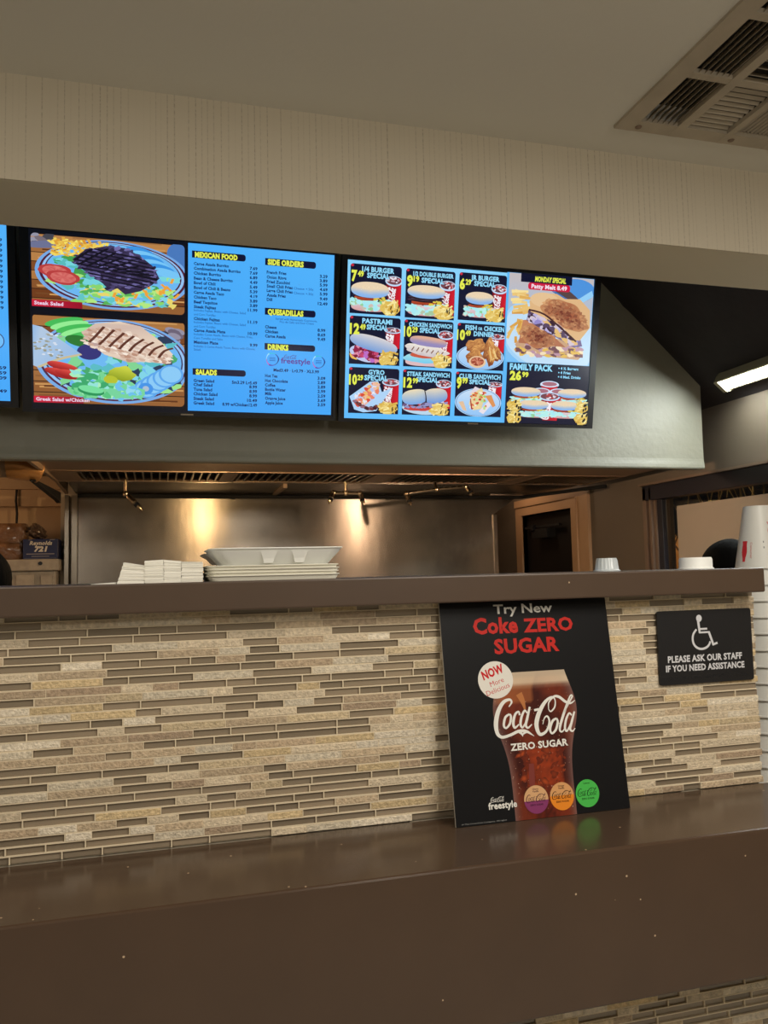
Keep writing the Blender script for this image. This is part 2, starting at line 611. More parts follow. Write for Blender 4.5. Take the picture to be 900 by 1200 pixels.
M['shirt'] = mat('dark_shirt', (30, 30, 36), 0.85)
M['trousers'] = mat('dark_trousers', (24, 24, 28), 0.85)
M['tube'] = mat('lamp_diffuser', (240, 240, 235), 0.4, emit=(238, 246, 244), strength=105.0)
M['lamp_body'] = mat('lamp_housing', (176, 168, 140), 0.5)
M['grout'] = mat('grout', (214, 198, 170), 0.85)
M['stone'] = mat('travertine', (190, 165, 130), 0.6, attr='Col', bump=(220, 0.45), vary=(130, 0.24))
M['glass_tile'] = mat('brown_glass_tile', (140, 118, 92), 0.12, attr='Col', coat=0.5)

# ------------------------------------------------------------------ the setting
def Z(r):
    return H + r


XL, XR, XC, YB, YK = -3.2, 2.47, 3.2, -3.0, 6.2
b = MB(); b.box(XL - .1, 5.2, YB - .1, YK + .1, -.06, 0)
struct(b.build('floor', M['floor']))
b = MB()
b.box(XL - .1, 1.025, YB - .1, 1.70, Z(1.0), Z(1.05)); b.box(1.54, XC + .1, YB - .1, 1.70, Z(1.0), Z(1.05))
b.box(1.025, 1.54, YB - .1, .975, Z(1.0), Z(1.05)); b.box(1.025, 1.54, 1.53, 1.70, Z(1.0), Z(1.05))
struct(b.build('ceiling', M['ceiling']))
b = MB(); b.box(XL - .1, XL, YB - .1, YK + .1, 0, Z(1.66))
struct(b.build('wall_left', M['wall']))
b = MB(); b.box(XL, XC, YB - .1, YB, 0, Z(1.0))
struct(b.build('wall_back', M['wall']))
b = MB(); b.box(XC, XC + .1, YB, 1.9, 0, Z(1.0)); b.box(XR, XC, 1.8, 1.9, 0, Z(1.0))
struct(b.build('wall_dining', M['wall']))
# right-hand kitchen wall with the window and the door left open
WY0, WY1, WZ0, WZ1 = 2.15, 3.69, -.45, .42
DY0, DY1, DZ1 = 4.49, 5.20, .368
b = MB()
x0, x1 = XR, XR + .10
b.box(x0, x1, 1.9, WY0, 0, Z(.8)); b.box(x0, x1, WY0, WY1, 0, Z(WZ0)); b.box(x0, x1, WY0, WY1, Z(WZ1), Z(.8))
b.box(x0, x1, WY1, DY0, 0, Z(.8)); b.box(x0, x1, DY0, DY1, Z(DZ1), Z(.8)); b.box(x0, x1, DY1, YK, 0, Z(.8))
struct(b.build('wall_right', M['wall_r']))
b = MB(); b.box(XL, 2.6, YK, YK + .1, 0, Z(1.66))
struct(b.build('wall_rear', M['pantry_wall']))
# tan pantry wall at the left with a shallow boxed header, and the wall that carries the steel sheet
b = MB(); b.box(XL, -.50, 4.80, 4.88, 0, Z(1.6)); b.box(XL, -.50, 4.74, 4.80, Z(.40), Z(.49)); b.box(XL, -.5, 4.70, 4.80, Z(.49), Z(.56))
struct(b.build('wall_pantry', M['pantry_wall']))
b = MB(); b.box(-.50, 1.965, 4.58, 4.66, 0, Z(1.6)); b.box(-.50, -.42, 4.66, 4.8, 0, Z(1.6))
struct(b.build('wall_kitchen', M['wall']))
# bulkhead over the counter: papered front, painted underside
b = MB()
b.box(XL, XC, 1.670, 1.888, Z(.783), Z(1.66), 0)
b.box(XL, XC, 1.664, 1.670, Z(.7835), Z(1.0), 1)
struct(b.build('wall_bulkhead', [M['bulk'], M['paper']]))
# kitchen ceiling: flat, then sloping down to the right-hand wall
b = MB()
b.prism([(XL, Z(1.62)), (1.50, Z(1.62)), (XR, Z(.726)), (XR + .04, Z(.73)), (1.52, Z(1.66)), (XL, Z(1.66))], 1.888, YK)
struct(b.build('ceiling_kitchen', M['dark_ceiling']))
# plaster face of the hood with a rolled lower lip and a ragged sloping edge
rnd = random.Random(5)
edge = []
for i in range(15):
    t = i / 14
    x = 2.377 - t * .857
    edge.append((x + rnd.uniform(-.006, .006) - (.012 if i == 6 else 0), Z(.811 + t * .788) + rnd.uniform(-.008, .008) + .012))
b = MB()
b.prism([(XL, Z(.45)), (2.377, Z(.45))] + edge + [(XL, Z(1.62))], 3.10, 3.15)
prof = [(3.10, .475), (3.0985, .464), (3.095, .448), (3.094, .436), (3.097, .430), (3.150, .430), (3.150, .475)]
b.loft([[(x, y, Z(z)) for y, z in prof] for x in (XL, -1, 0, 1, 2, 2.377)])
fa = b.build('wall_fascia', M['fascia'])
struct(fa)
# door and window in the right wall
b = MB()
b.box(XR - .012, XR + .10, DY0 - .10, DY0, 0, Z(DZ1 + .06)); b.box(XR - .012, XR + .10, DY1, DY1 + .09, 0, Z(DZ1 + .06))
b.box(XR - .012, XR + .10, DY0, DY1, Z(DZ1), Z(DZ1 + .06))
b.box(XR - .03, XR - .012, DY0 - .10, DY0 - .085, 0, Z(DZ1 + .06)); b.box(XR - .02, XR, 4.27, DY0 - .10, 0, Z(.476))
b.box(XR - .02, XR, DY0 - .10, DY1 + .09, Z(DZ1 + .06), Z(.476))
struct(b.build('trim_1', M['trim']))
b = MB(); b.box(XR + .03, XR + .07, DY0 + .004, DY1 - .004, .01, Z(DZ1) - .004)
dr = struct(b.build('door_1', M['door']))
b = MB(); b.box(XR - .03, XR + .03, DY1 - .42, DY1 - .20, Z(.20), Z(.26)); b.box(XR - .01, XR + .01, DY1 - .55, DY1 - .05, Z(.27), Z(.285)); b.box(XR - .04, XR - .02, DY1 - .24, DY1 - .20, Z(.255), Z(.29))
b.build('door_closer', M['matte_black'], dr)
b = MB()
b.box(2.44, 2.50, WY0, WY1, Z(.335), Z(.412)); b.box(2.44, 2.56, WY0, WY1, Z(WZ0), Z(WZ0 + .05))
b.box(2.458, 2.485, 3.548, 3.592, Z(WZ0 + .05), Z(.335)); b.box(2.46, 2.56, WY0, WY0 + .06, Z(WZ0 + .05), Z(.335))
wn = struct(b.build('window_1', M['bronze'], bevel=.003))
b = MB()
for y0, y1, xx in ((3.592, 3.612, 2.452), (3.617, 3.632, 2.440), (3.636, 3.655, 2.452), (3.660, 3.690, 2.440)):
    b.box(xx, 2.56, y0, y1, Z(WZ0), Z(.40))
b.box(2.425, 2.47, WY0, WY1 + .01, Z(.412), Z(.424))
b.build('window_frame', M['bronze_light'], wn)
b = MB(); b.box(2.500, 2.504, WY0 + .05, 3.54, Z(WZ0 + .04), Z(.345))
b.build('pane', M['glass_pane'], wn)
# outside in the night: paving, an eave with straw fringe, a lit fence, a bare shrub
b = MB(); b.box(4.25, 4.31, 2.5, 8.0, 0, Z(.245))
for k in range(36):
    y = 2.5 + k * .15
    b.box(4.235, 4.25, y, y + .135, .05, Z(.235) + .01 * (k % 3))
tag(b.build('board_fence', M['fence']), 'orange lit board fence glimpsed outside through the dark window', 'fence')
b = MB(); b.box(2.487, 2.4965, 2.83, 3.470, Z(-.45), Z(.293))
tag(b.build('beige_board', M['board'], bevel=.002), 'plain beige board standing against the dark window', 'board')
rnd = random.Random(8)
b = MB()
for k in range(26):
    y, z = rnd.uniform(4.7, 5.9), Z(rnd.uniform(-.5, .1))
    p = [(3.9 + rnd.uniform(-.08, .08), y, z)]
    d = Vector((rnd.uniform(-.1, .1), rnd.uniform(-1, 1), rnd.uniform(.1, 1))).normalized()
    for j in range(4):
        d = (d + Vector((0, rnd.uniform(-.5, .5), rnd.uniform(-.3, .4)))).normalized()
        q = Vector(p[-1]) + d * .13
        p.append(tuple(q))
    b.tube(p, [.008, .007, .006, .005, .003], 5)
b.tube([(3.9, 5.3, 0), (3.9, 5.3, Z(-.3)), (3.92, 5.25, Z(-.1))], [.03, .025, .012], 7)
tag(b.build('bare_shrub', M['twig']), 'bare dark twigs against the lit fence outside the window', 'shrub')
b = MB()
for k in range(46):
    y = rnd.uniform(2.2, 4.3)
    l = rnd.uniform(.10, .30)
    s_ = rnd.uniform(-.9, .9)
    x = rnd.uniform(2.8, 3.1)
    b.tube([(x, y, Z(.50)), (x + .02, y + s_ * .04, Z(.50) - l * .4), (x + .04, y + s_ * l * .7, Z(.50) - l)], [.004, .0035, .0018], 4)
tag(b.build('straw_fringe', M['straw']), 'dry straw strands hanging above the beige board outside the window', 'straw', kind='stuff')
b = MB(); b.box(2.6, 3.3, 1.95, 4.6, Z(.50), Z(.54))
struct(b.build('roof_eave', M['twig']))


# ------------------------------------------------------------------ mosaic of stone and glass strips
def mosaic(name, x0, x1, z0, z1, yf, seed):
    rnd = random.Random(seed)
    vs, fs, mi, cs = [], [], [], []
    def cell(a, b_, c, d, y, m, col):
        o = len(vs)
        e = .0007
        for (x, z, yy) in ((a, c, yf + .010), (b_, c, yf + .010), (b_, d, yf + .010), (a, d, yf + .010),
                           (a, c, y + e), (b_, c, y + e), (b_, d, y + e), (a, d, y + e),
                           (a + e, c + e, y), (b_ - e, c + e, y), (b_ - e, d - e, y), (a + e, d - e, y)):
            vs.append((x, yy, z))
        L = lin(col)
        for f in ((8, 9, 10, 11), (4, 5, 9, 8), (5, 6, 10, 9), (6, 7, 11, 10), (7, 4, 8, 11), (0, 1, 5, 4), (1, 2, 6, 5), (2, 3, 7, 6), (3, 0, 4, 7)):
            fs.append(tuple(i + o for i in f)); mi.append(m)
            cs.extend(L * 4)
    vs += [(x0, yf + .0062, z0), (x1 - .002, yf + .0062, z0), (x1 - .002, yf + .0062, z1), (x0, yf + .0062, z1)]
    fs.append((0, 1, 2, 3)); mi.append(0); cs.extend(lin((214, 198, 170)) * 4)
    pitch, g = .0143, .0021
    def joint(a, b_, c, d):
        o = len(vs)
        for yy in (yf + .0006, yf + .0070):
            vs.extend([(a, yy, c), (b_, yy, c), (b_, yy, d), (a, yy, d)])
        L = lin((214, 198, 170))
        for f in ((0, 1, 2, 3), (0, 4, 5, 1), (1, 5, 6, 2), (2, 6, 7, 3), (3, 7, 4, 0)):
            fs.append(tuple(i + o for i in f)); mi.append(0)
            cs.extend(L * 4)
    z = z0 + .001
    stones = [(206, 189, 162), (190, 169, 140), (219, 206, 184), (182, 160, 132), (204, 180, 138), (166, 144, 119), (206, 193, 170), (198, 178, 144)]
    sw = [5, 5, 3, 3, 3, 1.4, 4, 2]
    while z + pitch - g <= z1 + .004:
        zt = min(z + pitch - g, z1)
        if zt + g < z1:
            joint(x0, x1 - .003, zt, zt + g)
        x = x0 - rnd.uniform(0, .08)
        run_glass = rnd.random() < .5
        while x < x1:
            glass = rnd.random() < (.52 if run_glass else .40)
            run_glass = not glass if rnd.random() < .45 else glass
            w = rnd.choice((.042, .052, .063, .083, .108, .108, .118)) * rnd.uniform(.95, 1.05)
            xe = x + w
            if x1 - xe < .03:
                xe = x1 + rnd.uniform(-.002, .002)
            a = max(x, x0)
            if xe - a > .006:
                if glass:
                    k = rnd.uniform(.86, 1.1)
                    cell(a, xe, z, zt, yf + .0046, 2, tuple(v * k for v in (138, 124, 105)))
                else:
                    c = rnd.choices(stones, sw)[0]
                    k = rnd.uniform(.93, 1.04)
                    cell(a, xe, z, zt, yf + rnd.uniform(-.0006, .0008), 1, tuple(v * k for v in c))
            if xe < x1 - .004:
                joint(xe, xe + (g if glass else .0012), z, zt)
            x = xe + (g if glass else .0012)
        z += pitch
    me = bpy.data.meshes.new(name)
    me.from_pydata(vs, [], fs)
    for k in ('grout', 'stone', 'glass_tile'):
        me.materials.append(M[k])
    me.polygons.foreach_set('material_index', mi)
    at = me.color_attributes.new('Col', 'FLOAT_COLOR', 'CORNER')
    at.data.foreach_set('color', cs)
    ob = bpy.data.objects.new(name, me)
    COL.objects.link(ob)
    return ob


XE = 1.258
b = MB(); b.box(-1.6, XE - .004, 1.510, 1.62, 0, Z(-.062))
hw = struct(b.build('wall_counter', M['wall']))
t_ = mosaic('tile_facing', -1.2, XE, Z(-.473), Z(-.0625), 1.500, 3)
t_.parent = hw
b = MB(); b.box(-1.6, 1.88, 1.452, 1.56, 0, Z(-.7252))
hw2 = struct(b.build('wall_counter_base', M['wall']))
t_ = mosaic('tile_facing', -.9, 1.88, Z(-1.12), Z(-.7262), 1.442, 4)
t_.parent = hw2

# the two brown stone tops
b = MB(); b.prism([(1.245, Z(-.725)), (1.4995, Z(-.725)), (1.4995, Z(-.473)), (1.245, Z(-.473))], -1.6, 1.9, axis='x')
tag(b.build('serving_counter', M['counter'], bevel=.004), 'polished brown stone counter with a deep front below the mosaic wall', 'counter')
b = MB(); b.box(-1.6, 1.249, 1.450, 1.765, Z(-.062), Z(-.0105))
tag(b.build('stone_ledge', M['ledge'], bevel=.003), 'narrow brown stone ledge capping the mosaic wall', 'ledge')

# ------------------------------------------------------------------ menu screens
NAVY = (14, 18, 48)
YEL = (232, 240, 84)
SKY = (120, 205, 255)


def burger(p, cx, cy, w, h, rnd, thin=0.0, tomato=True, patties=1):
    """hamburger seen from the front in a w x h box around (cx, cy)"""
    p.blob(cx, cy - h * .33, w * .48, h * .17, lambda u, v: mix((215, 160, 160), (225, 215, 225), (v + 1) / 2), rnd=rnd, pw=2.8)
    for k in range(54):
        a = cx + rnd.uniform(-.5, .5) * w
        bb = cy - h * .24 + rnd.uniform(-.20, .13) * h
        p.blob(a, bb, w * .075, h * .06, mix((165, 235, 248), (196, 246, 232), rnd.random()) if rnd.random() < .85 else mix((120, 215, 140), (225, 190, 190), rnd.random()), rot=rnd.uniform(-.6, .6), wob=.3, n=9, rings=1, rnd=rnd)
    if tomato:
        p.blob(cx - w * .08, cy - h * .06, w * .32, h * .085, lambda u, v: mix((150, 50, 25), (215, 95, 60), (v + 1) / 2), wob=.12, rnd=rnd)
    for k in range(patties):
        y = cy + h * (.03 + k * .09)
        p.blob(cx, y, w * .46, h * .085, lambda u, v: mix((30, 14, 20), (150, 130, 165), (v + 1) / 2 * rnd.random()), wob=.10, rnd=rnd, n=40)
    for k in range(10):
        p.blob(cx + w * rnd.uniform(.1, .45), cy - h * rnd.uniform(.0, .12), w * .05, h * .03, (225, 200, 70), rot=rnd.uniform(-.5, .5), n=8, rings=1)
    def bun(u, v):
        t = max(0, min(1, (v + .75) / .8 - abs(u) * .35))
        return mix((140, 184, 240), (238, 214, 180), t + rnd.uniform(-.05, .05))
    y0 = cy + h * (.06 + .09 * (patties - 1))
    p.blob(cx, y0 + h * .15, w * .49, h * (.26 - thin), bun, rnd=rnd, pw=2.25, n=36, rings=6)
    for k in range(26):
        a, q = rnd.uniform(0, 6.28), rnd.random() ** .5 * .75
        p.blob(cx + cos(a) * q * w * .4, y0 + h * .20 + sin(a) * q * h * .13, w * .008, h * .009, (250, 232, 195), n=6, rings=1)


def fries(p, x, y, w, h, rnd, n=34):
    p.blob(x + w * .5, y + h * .38, w * .5, h * .40, (228, 196, 96), wob=.25, rnd=rnd, n=20)
    for k in range(n):
        a = rnd.uniform(-.3, .9) + (.8 if rnd.random() < .25 else 0)
        l = w * rnd.uniform(.22, .5)
        cx, cy = x + w * rnd.uniform(.16, .86), y + h * rnd.uniform(.10, .80)
        t = w * rnd.uniform(.03, .055)
        dx, dy = cos(a) * l / 2, sin(a) * l / 2 * h / w
        nx, ny = -sin(a) * t, cos(a) * t
        c = mix((214, 168, 62), (255, 242, 172), rnd.random())
        p.poly([(cx - dx - nx, cy - dy - ny), (cx + dx - nx, cy + dy - ny), (cx + dx + nx, cy + dy + ny), (cx - dx + nx, cy - dy + ny)], c)
    for k in range(4):
        cx, cy = x + w * rnd.uniform(.5, .95), y + h * rnd.uniform(.1, .6)
        p.stroke([(cx, cy, w * .03), (cx + w * .04, cy + h * .2, w * .02)], (30, 24, 30), 2)


def cup_picture(p, x0, y0, x1, y1, rnd, text_rot=1.45):
    """red paper cup of ice with white lettering running up it"""
    w, h = x1 - x0, y1 - y0
    p.poly([(x0 + w * .05, y1 - h * .14), (x1, y1 - h * .14), (x1 - w * .04, y0), (x0 + w * .22, y0)], lambda x, y: mix((120, 14, 30), (214, 24, 46), (x - x0) / w * 1.4))
    script(p, x0 + w * .52, y0 + h * .04, h * .62, w * .48, (246, 240, 246), 2.0, 2, rot=text_rot)
    p.blob(x0 + w * .53, y1 - h * .14, w * .53, h * .15, (196, 222, 250), rnd=rnd)
    p.blob(x0 + w * .53, y1 - h * .125, w * .46, h * .115, (120, 70, 80), rnd=rnd)
    for k in range(20):
        a, q = rnd.uniform(0, 6.28), rnd.random() ** .5
        p.blob(x0 + w * .53 + cos(a) * q * w * .4, y1 - h * .125 + sin(a) * q * h * .09, w * .09, h * .028, rnd.choice(((235, 225, 235), (200, 170, 185), (190, 60, 60), (90, 40, 50))), rot=rnd.uniform(-1, 1), wob=.3, n=7, rings=1)


def plate_picture(p, cx, cy, rx, ry, rot=0, rim=(176, 215, 250)):
    p.blob(cx, cy, rx, ry, rim, rot, n=44)
    p.blob(cx, cy, rx * .95, ry * .95, (70, 95, 160), rot, n=44)
    p.blob(cx, cy, rx * .93, ry * .93, lambda u, v: mix((150, 200, 250), (205, 228, 250), (v + 1) / 2), rot, n=44)


def card(p, x, y, w, h, lines, price, draw, seed):
    rnd = random.Random(seed)
    p.frame(x, y, w, h)
    p.rrect(0, 0, 1, 1, .05, .055, NAVY, (0, 0, 1, 1))
    p.clip = (x - 1, y - 1, x + w + 1, y + h)
    p.z += 2e-5
    draw(p, rnd)
    p.z += 5e-5
    for (t, a, b_, tw, th) in lines:
        p.text(t, a, b_, tw, th, (150, 222, 255), .045)
    big, sup, px, py, bw, bh = price
    p.text(big, px, py, bw, bh, YEL, .05)
    p.text(sup, px + bw + .01, py + bh * .48, .115 * (1 if len(big) == 1 else .95), bh * .52, YEL, .05)
    p.clip = None
    p.blob(.035, .965, .03, .028, (205, 45, 65), n=10, rings=1)
    p.z = max(p.z - 1.2e-3, 2e-4) if p.z > 2.2e-3 else p.z


def d_burger(patties=1, thin=0.0, x=.39, w=.76, y=.36, h=.62):
    def f(p, rnd):
        cup_picture(p, .68, .10, 1.0, .80, rnd)
        burger(p, x, y, w, h, rnd, thin, True, patties)
        fries(p, .58, 0.0, .40, .34, rnd)
    return f


def d_pastrami(p, rnd):
    cup_picture(p, .68, .36, 1.0, .80, rnd)
    p.blob(.30, .22, .30, .16, (196, 205, 240), rot=-.3, rnd=rnd)
    for k in range(60):
        p.blob(.08 + rnd.random() * .52, .34 - .10 * rnd.random() - k * .0035 + .04, .05, .045, rnd.choice(((150, 30, 70), (200, 70, 110), (225, 140, 165), (120, 15, 50), (190, 110, 200))), rot=rnd.uniform(-1, 1), wob=.5, n=9, rings=1, rnd=rnd)
    p.stroke([(.02, .22, .03), (.06, .14, .04), (.16, .10, .03)], (235, 190, 80))
    p.blob(.48, .44, .48, .155, lambda u, v: mix((120, 160, 220), (222, 215, 215), (v + 1) / 2), rot=-.24, rnd=rnd, pw=2.3, n=36, rings=5)
    fries(p, .58, 0.0, .38, .34, rnd)


def d_gyro(p, rnd):
    cup_picture(p, .66, .22, 1.0, .78, rnd)
    p.poly([(.02, .36), (.42, .70), (.58, .72), (.66, .48), (.86, .58), (.56, .06), (.30, .02), (.12, .08)], (178, 215, 250))
    for k in range(90):
        t = rnd.random()
        p.blob(.20 + t * .35 + rnd.uniform(-.10, .12), .26 + t * .34 + rnd.uniform(-.10, .10), .045, .04, rnd.choice(((235, 130, 100), (220, 80, 60), (240, 190, 170), (190, 200, 240), (235, 235, 245), (240, 190, 110))), rot=rnd.uniform(-1, 1), wob=.5, n=8, rings=1, rnd=rnd)
    for k in range(30):
        t = rnd.random()
        p.blob(.12 + t * .46, .28 - .17 * sin(t * 2.4) + rnd.uniform(-.02, .02), .05, .03, rnd.choice(((70, 30, 40), (120, 60, 60), (150, 110, 130))), rot=rnd.uniform(-.6, .2), n=8, rings=1, rnd=rnd)
    fries(p, .60, 0.0, .38, .30, rnd)


def d_chicken(p, rnd):
    cup_picture(p, .68, .14, 1.0, .80, rnd)
    p.blob(.46, .12, .42, .10, (225, 190, 195), rnd=rnd, pw=3)
    p.blob(.44, .20, .44, .12, lambda u, v: mix((120, 205, 240), (180, 235, 235), (v + 1) / 2), wob=.15, rnd=rnd)
    p.blob(.40, .25, .28, .06, (205, 90, 65), rot=-.06, wob=.1, rnd=rnd)
    p.blob(.46, .36, .45, .12, lambda u, v: mix((205, 195, 200), (246, 238, 225), (v + 1) / 2 + rnd.uniform(-.2, .2)), rot=-.12, wob=.12, rnd=rnd, n=40)
    for k in range(7):
        p.stroke([(.16 + k * .1, .35 - k * .012, .016), (.21 + k * .1, .43 - k * .014, .012)], (120, 70, 50), 2)
    p.blob(.50, .55, .38, .105, lambda u, v: mix((150, 140, 190), (226, 175, 150), (v + .4) + rnd.uniform(-.1, .1)), rot=-.10, rnd=rnd, pw=2.6, n=36, rings=5)
    fries(p, .58, 0.0, .38, .34, rnd)


def d_fish(p, rnd):
    cup_picture(p, .68, .40, 1.0, .80, rnd)
    plate_picture(p, .50, .28, .50, .28)
    for (x, y, rx, ry, ro) in ((.38, .52, .20, .15, .5), (.46, .44, .22, .10, .5), (.66, .48, .09, .26, -.25), (.80, .42, .10, .24, .5), (.72, .30, .10, .20, -.1), (.38, .27, .17, .17, .1)):
        p.blob(x, y, rx, ry, lambda u, v: mix((120, 55, 30), (240, 180, 105), (v * .6 + u * .3 + 1) / 2 + rnd.uniform(-.25, .25)), rot=ro, wob=.22, rnd=rnd, n=30, rings=5)
    p.blob(.44, .17, .18, .13, (236, 200, 160), rnd=rnd)
    p.blob(.44, .18, .14, .095, lambda u, v: rnd.choice(((150, 60, 40), (190, 95, 70), (225, 150, 120))), rnd=rnd)
    for k in range(12):
        p.stroke([(.64 + rnd.random() * .25, .40 + rnd.random() * .12, .02), (.70 + rnd.random() * .2, .18 + rnd.random() * .1, .016)], mix((200, 130, 60), (250, 220, 150), rnd.random()), 2)


def d_steak(p, rnd):
    cup_picture(p, .68, .16, 1.0, .80, rnd)
    p.blob(.42, .14, .42, .13, (190, 218, 240), rot=-.06, rnd=rnd)
    p.blob(.40, .17, .36, .08, (205, 70, 65), rot=.02, wob=.2, rnd=rnd)
    for (cx, cy, ro) in ((.29, .28, .05), (.68, .30, .30)):
        for k in range(26):
            p.blob(cx + rnd.uniform(-.26, .24), cy - .06 + rnd.uniform(-.05, .05), .06, .03, rnd.choice(((60, 40, 60), (110, 90, 130), (90, 50, 50), (150, 150, 200))), rot=rnd.uniform(-.3, .5), wob=.4, n=9, rings=1, rnd=rnd)
    p.blob(.26, .40, .27, .165, lambda u, v: mix((120, 170, 235), (245, 225, 185), (v + 1) / 2 - abs(u) * .1), rot=.18, rnd=rnd, pw=2.4, n=32, rings=5)
    p.blob(.68, .44, .25, .165, lambda u, v: mix((110, 155, 225), (240, 222, 190), (v + 1) / 2 - abs(u) * .1), rot=.12, rnd=rnd, pw=2.4, n=32, rings=5)
    p.stroke([(.44, .60, .012), (.48, .44, .02), (.49, .28, .03)], (30, 20, 30), 3)
    fries(p, .58, 0.0, .38, .32, rnd)


def d_club(p, rnd):
    cup_picture(p, .68, .40, 1.0, .80, rnd)
    plate_picture(p, .50, .32, .50, .32)
    for (pts, c) in (([(.30, .50), (.42, .68), (.60, .60), (.44, .52)], (228, 215, 225)), ([(.30, .28), (.36, .50), (.56, .66), (.64, .50), (.58, .18), (.40, .14)], (236, 214, 160)),
                     ([(.52, .12), (.72, .36), (.80, .30), (.62, .06)], (238, 228, 235)), ([(.64, .48), (.78, .50), (.88, .26), (.82, .22)], (225, 150, 90)), ([(.08, .32), (.18, .34), (.26, .12), (.18, .14)], (232, 195, 160))):
        p.poly(pts, c)
    for k in range(46):
        p.blob(rnd.uniform(.34, .66), rnd.uniform(.18, .56), .03, .025, rnd.choice(((150, 215, 110), (245, 235, 220), (225, 120, 70), (190, 225, 150), (250, 215, 150), (200, 60, 60))), rot=rnd.uniform(-1, 1), wob=.4, n=8, rings=1, rnd=rnd)
    p.stroke([(.33, .40, .02), (.36, .20, .03), (.38, .16, .02)], (170, 60, 60), 3)


def d_patty(p, rnd):
    p.rect(0, 0, 1, 1, lambda x, y: mix((120, 195, 250), (200, 190, 190), y))
    p.blob(.80, .86, .22, .13, (80, 150, 225), rnd=rnd); p.blob(.60, .84, .30, .06, (90, 70, 70), rot=-.5, rnd=rnd)
    p.blob(.52, .30, .62, .42, (165, 214, 250), rot=-.25, rnd=rnd, n=40)
    p.blob(.52, .30, .58, .38, (196, 226, 250), rot=-.25, rnd=rnd, n=40)
    p.stroke([(.50, .84, .02), (.70, .74, .02)], (70, 120, 190)); p.stroke([(.72, .66, .05), (1.0, .84, .07)], (150, 210, 250))
    for k in range(34):
        x, y = rnd.uniform(0, .22), rnd.uniform(.12, .88)
        a = rnd.uniform(-.3, .5) if y > .4 else rnd.uniform(.8, 1.8)
        l = rnd.uniform(.1, .2)
        p.stroke([(max(.005, x), y, .035), (min(.36, x + l * cos(a)), y + l * sin(a) * .7, .03)], mix((214, 150, 60), (250, 228, 160), rnd.random()), 2)
    toast = lambda u, v: mix((150, 74, 52), (214, 160, 108), abs(u) * .6 + abs(v) * .45)
    def crust(cx, cy, rx, ry, ro, n):
        for k in range(n):
            a, q = rnd.uniform(0, 6.28), rnd.random() ** .6
            u, v = cos(a) * q, sin(a) * q
            x, y = cx + u * rx * cos(ro) - v * ry * sin(ro), cy + u * rx * sin(ro) + v * ry * cos(ro)
            p.blob(x, y, .022, .014, mix((104, 40, 30), (224, 172, 120), q * .55 + rnd.uniform(-.1, .45)), rot=rnd.uniform(-1, 1), wob=.5, n=8, rings=1, rnd=rnd)
    # lower half
    p.poly([(.10, .20), (.16, .10), (.86, .06), (.92, .12), (.84, .26), (.20, .34)], (205, 165, 130))
    for k in range(60):
        p.blob(rnd.uniform(.12, .90), rnd.uniform(.08, .20), .04, .02, rnd.choice(((230, 190, 90), (190, 150, 170), (245, 225, 190), (120, 80, 90))), rot=rnd.uniform(-.4, .2), wob=.3, n=8, rings=1, rnd=rnd)
    p.poly([(.18, .48), (.14, .22), (.70, .20), (.30, .50)], lambda x, y: mix((130, 60, 45), (205, 140, 100), rnd.random()))
    p.blob(.36, .30, .22, .12, toast, rot=-.25, wob=.12, rnd=rnd, n=40, rings=7)
    crust(.36, .30, .21, .11, -.25, 120)
    # filling of the upper half
    p.poly([(.24, .60), (.22, .48), (.80, .20), (.90, .22), (.86, .34), (.34, .62)], (120, 105, 150))
    for k in range(90):
        t = rnd.random()
        p.blob(.26 + t * .56, .53 - t * .27 + rnd.uniform(-.05, .06), .045, .026, rnd.choice(((150, 140, 205), (190, 180, 225), (90, 70, 100), (60, 35, 55), (215, 200, 215), (230, 190, 120))), rot=rnd.uniform(-.8, .2), wob=.4, n=8, rings=1, rnd=rnd)
    # upper slice
    p.poly([(.26, .58), (.24, .70), (.36, .80), (.56, .80), (.66, .75), (.84, .76), (.97, .64), (.98, .44), (.86, .28), (.80, .30), (.60, .46)], (226, 184, 134))
    p.blob(.42, .72, .17, .085, (232, 196, 150), rot=-.05, rnd=rnd)
    p.blob(.67, .57, .30, .14, toast, rot=-.42, wob=.14, rnd=rnd, n=44, rings=8)
    crust(.67, .57, .29, .13, -.42, 190)
    p.stroke([(.24, .60, .01), (.42, .56, .02), (.62, .42, .02), (.82, .27, .012)], (70, 35, 40), 4)


def d_family(p, rnd):
    for (x, y) in ((.52, .66), (.42, .54), (.64, .54)):
        p.blob(x, y, .115, .062, (196, 222, 250), rnd=rnd); p.blob(x, y, .095, .045, (130, 60, 70), rnd=rnd)
        for k in range(9):
            p.blob(x + rnd.uniform(-.07, .07), y + rnd.uniform(-.025, .025), .02, .012, (236, 220, 230), n=6, rings=1)
        p.poly([(x - .10, y - .02), (x + .10, y - .02), (x + .08, y - .14), (x - .08, y - .14)], (200, 24, 44))
        p.blob(x, y + .005, .112, .05, (214, 228, 250), rnd=rnd); p.blob(x, y + .01, .09, .036, (170, 110, 125), rnd=rnd)
    cup_picture(p, .40, .06, .64, .52, rnd)
    for (x, y) in ((.24, .48), (.80, .48), (.34, .27), (.72, .27)):
        burger(p, x, y - .02, .36, .30, rnd)
    for (x, y) in ((.02, .20), (.84, .20), (.02, -.0), (.84, -.0)):
        fries(p, x, y, .17, .24, rnd, 26)


def leaf_scatter(p, rnd, n, fx, fy, cols, s=.03):
    for k in range(n):
        p.blob(fx(), fy(), s * rnd.uniform(.6, 1.5), s * rnd.uniform(.5, 1.1), rnd.choice(cols), rot=rnd.uniform(-1.5, 1.5), wob=.5, n=9, rings=1, rnd=rnd)


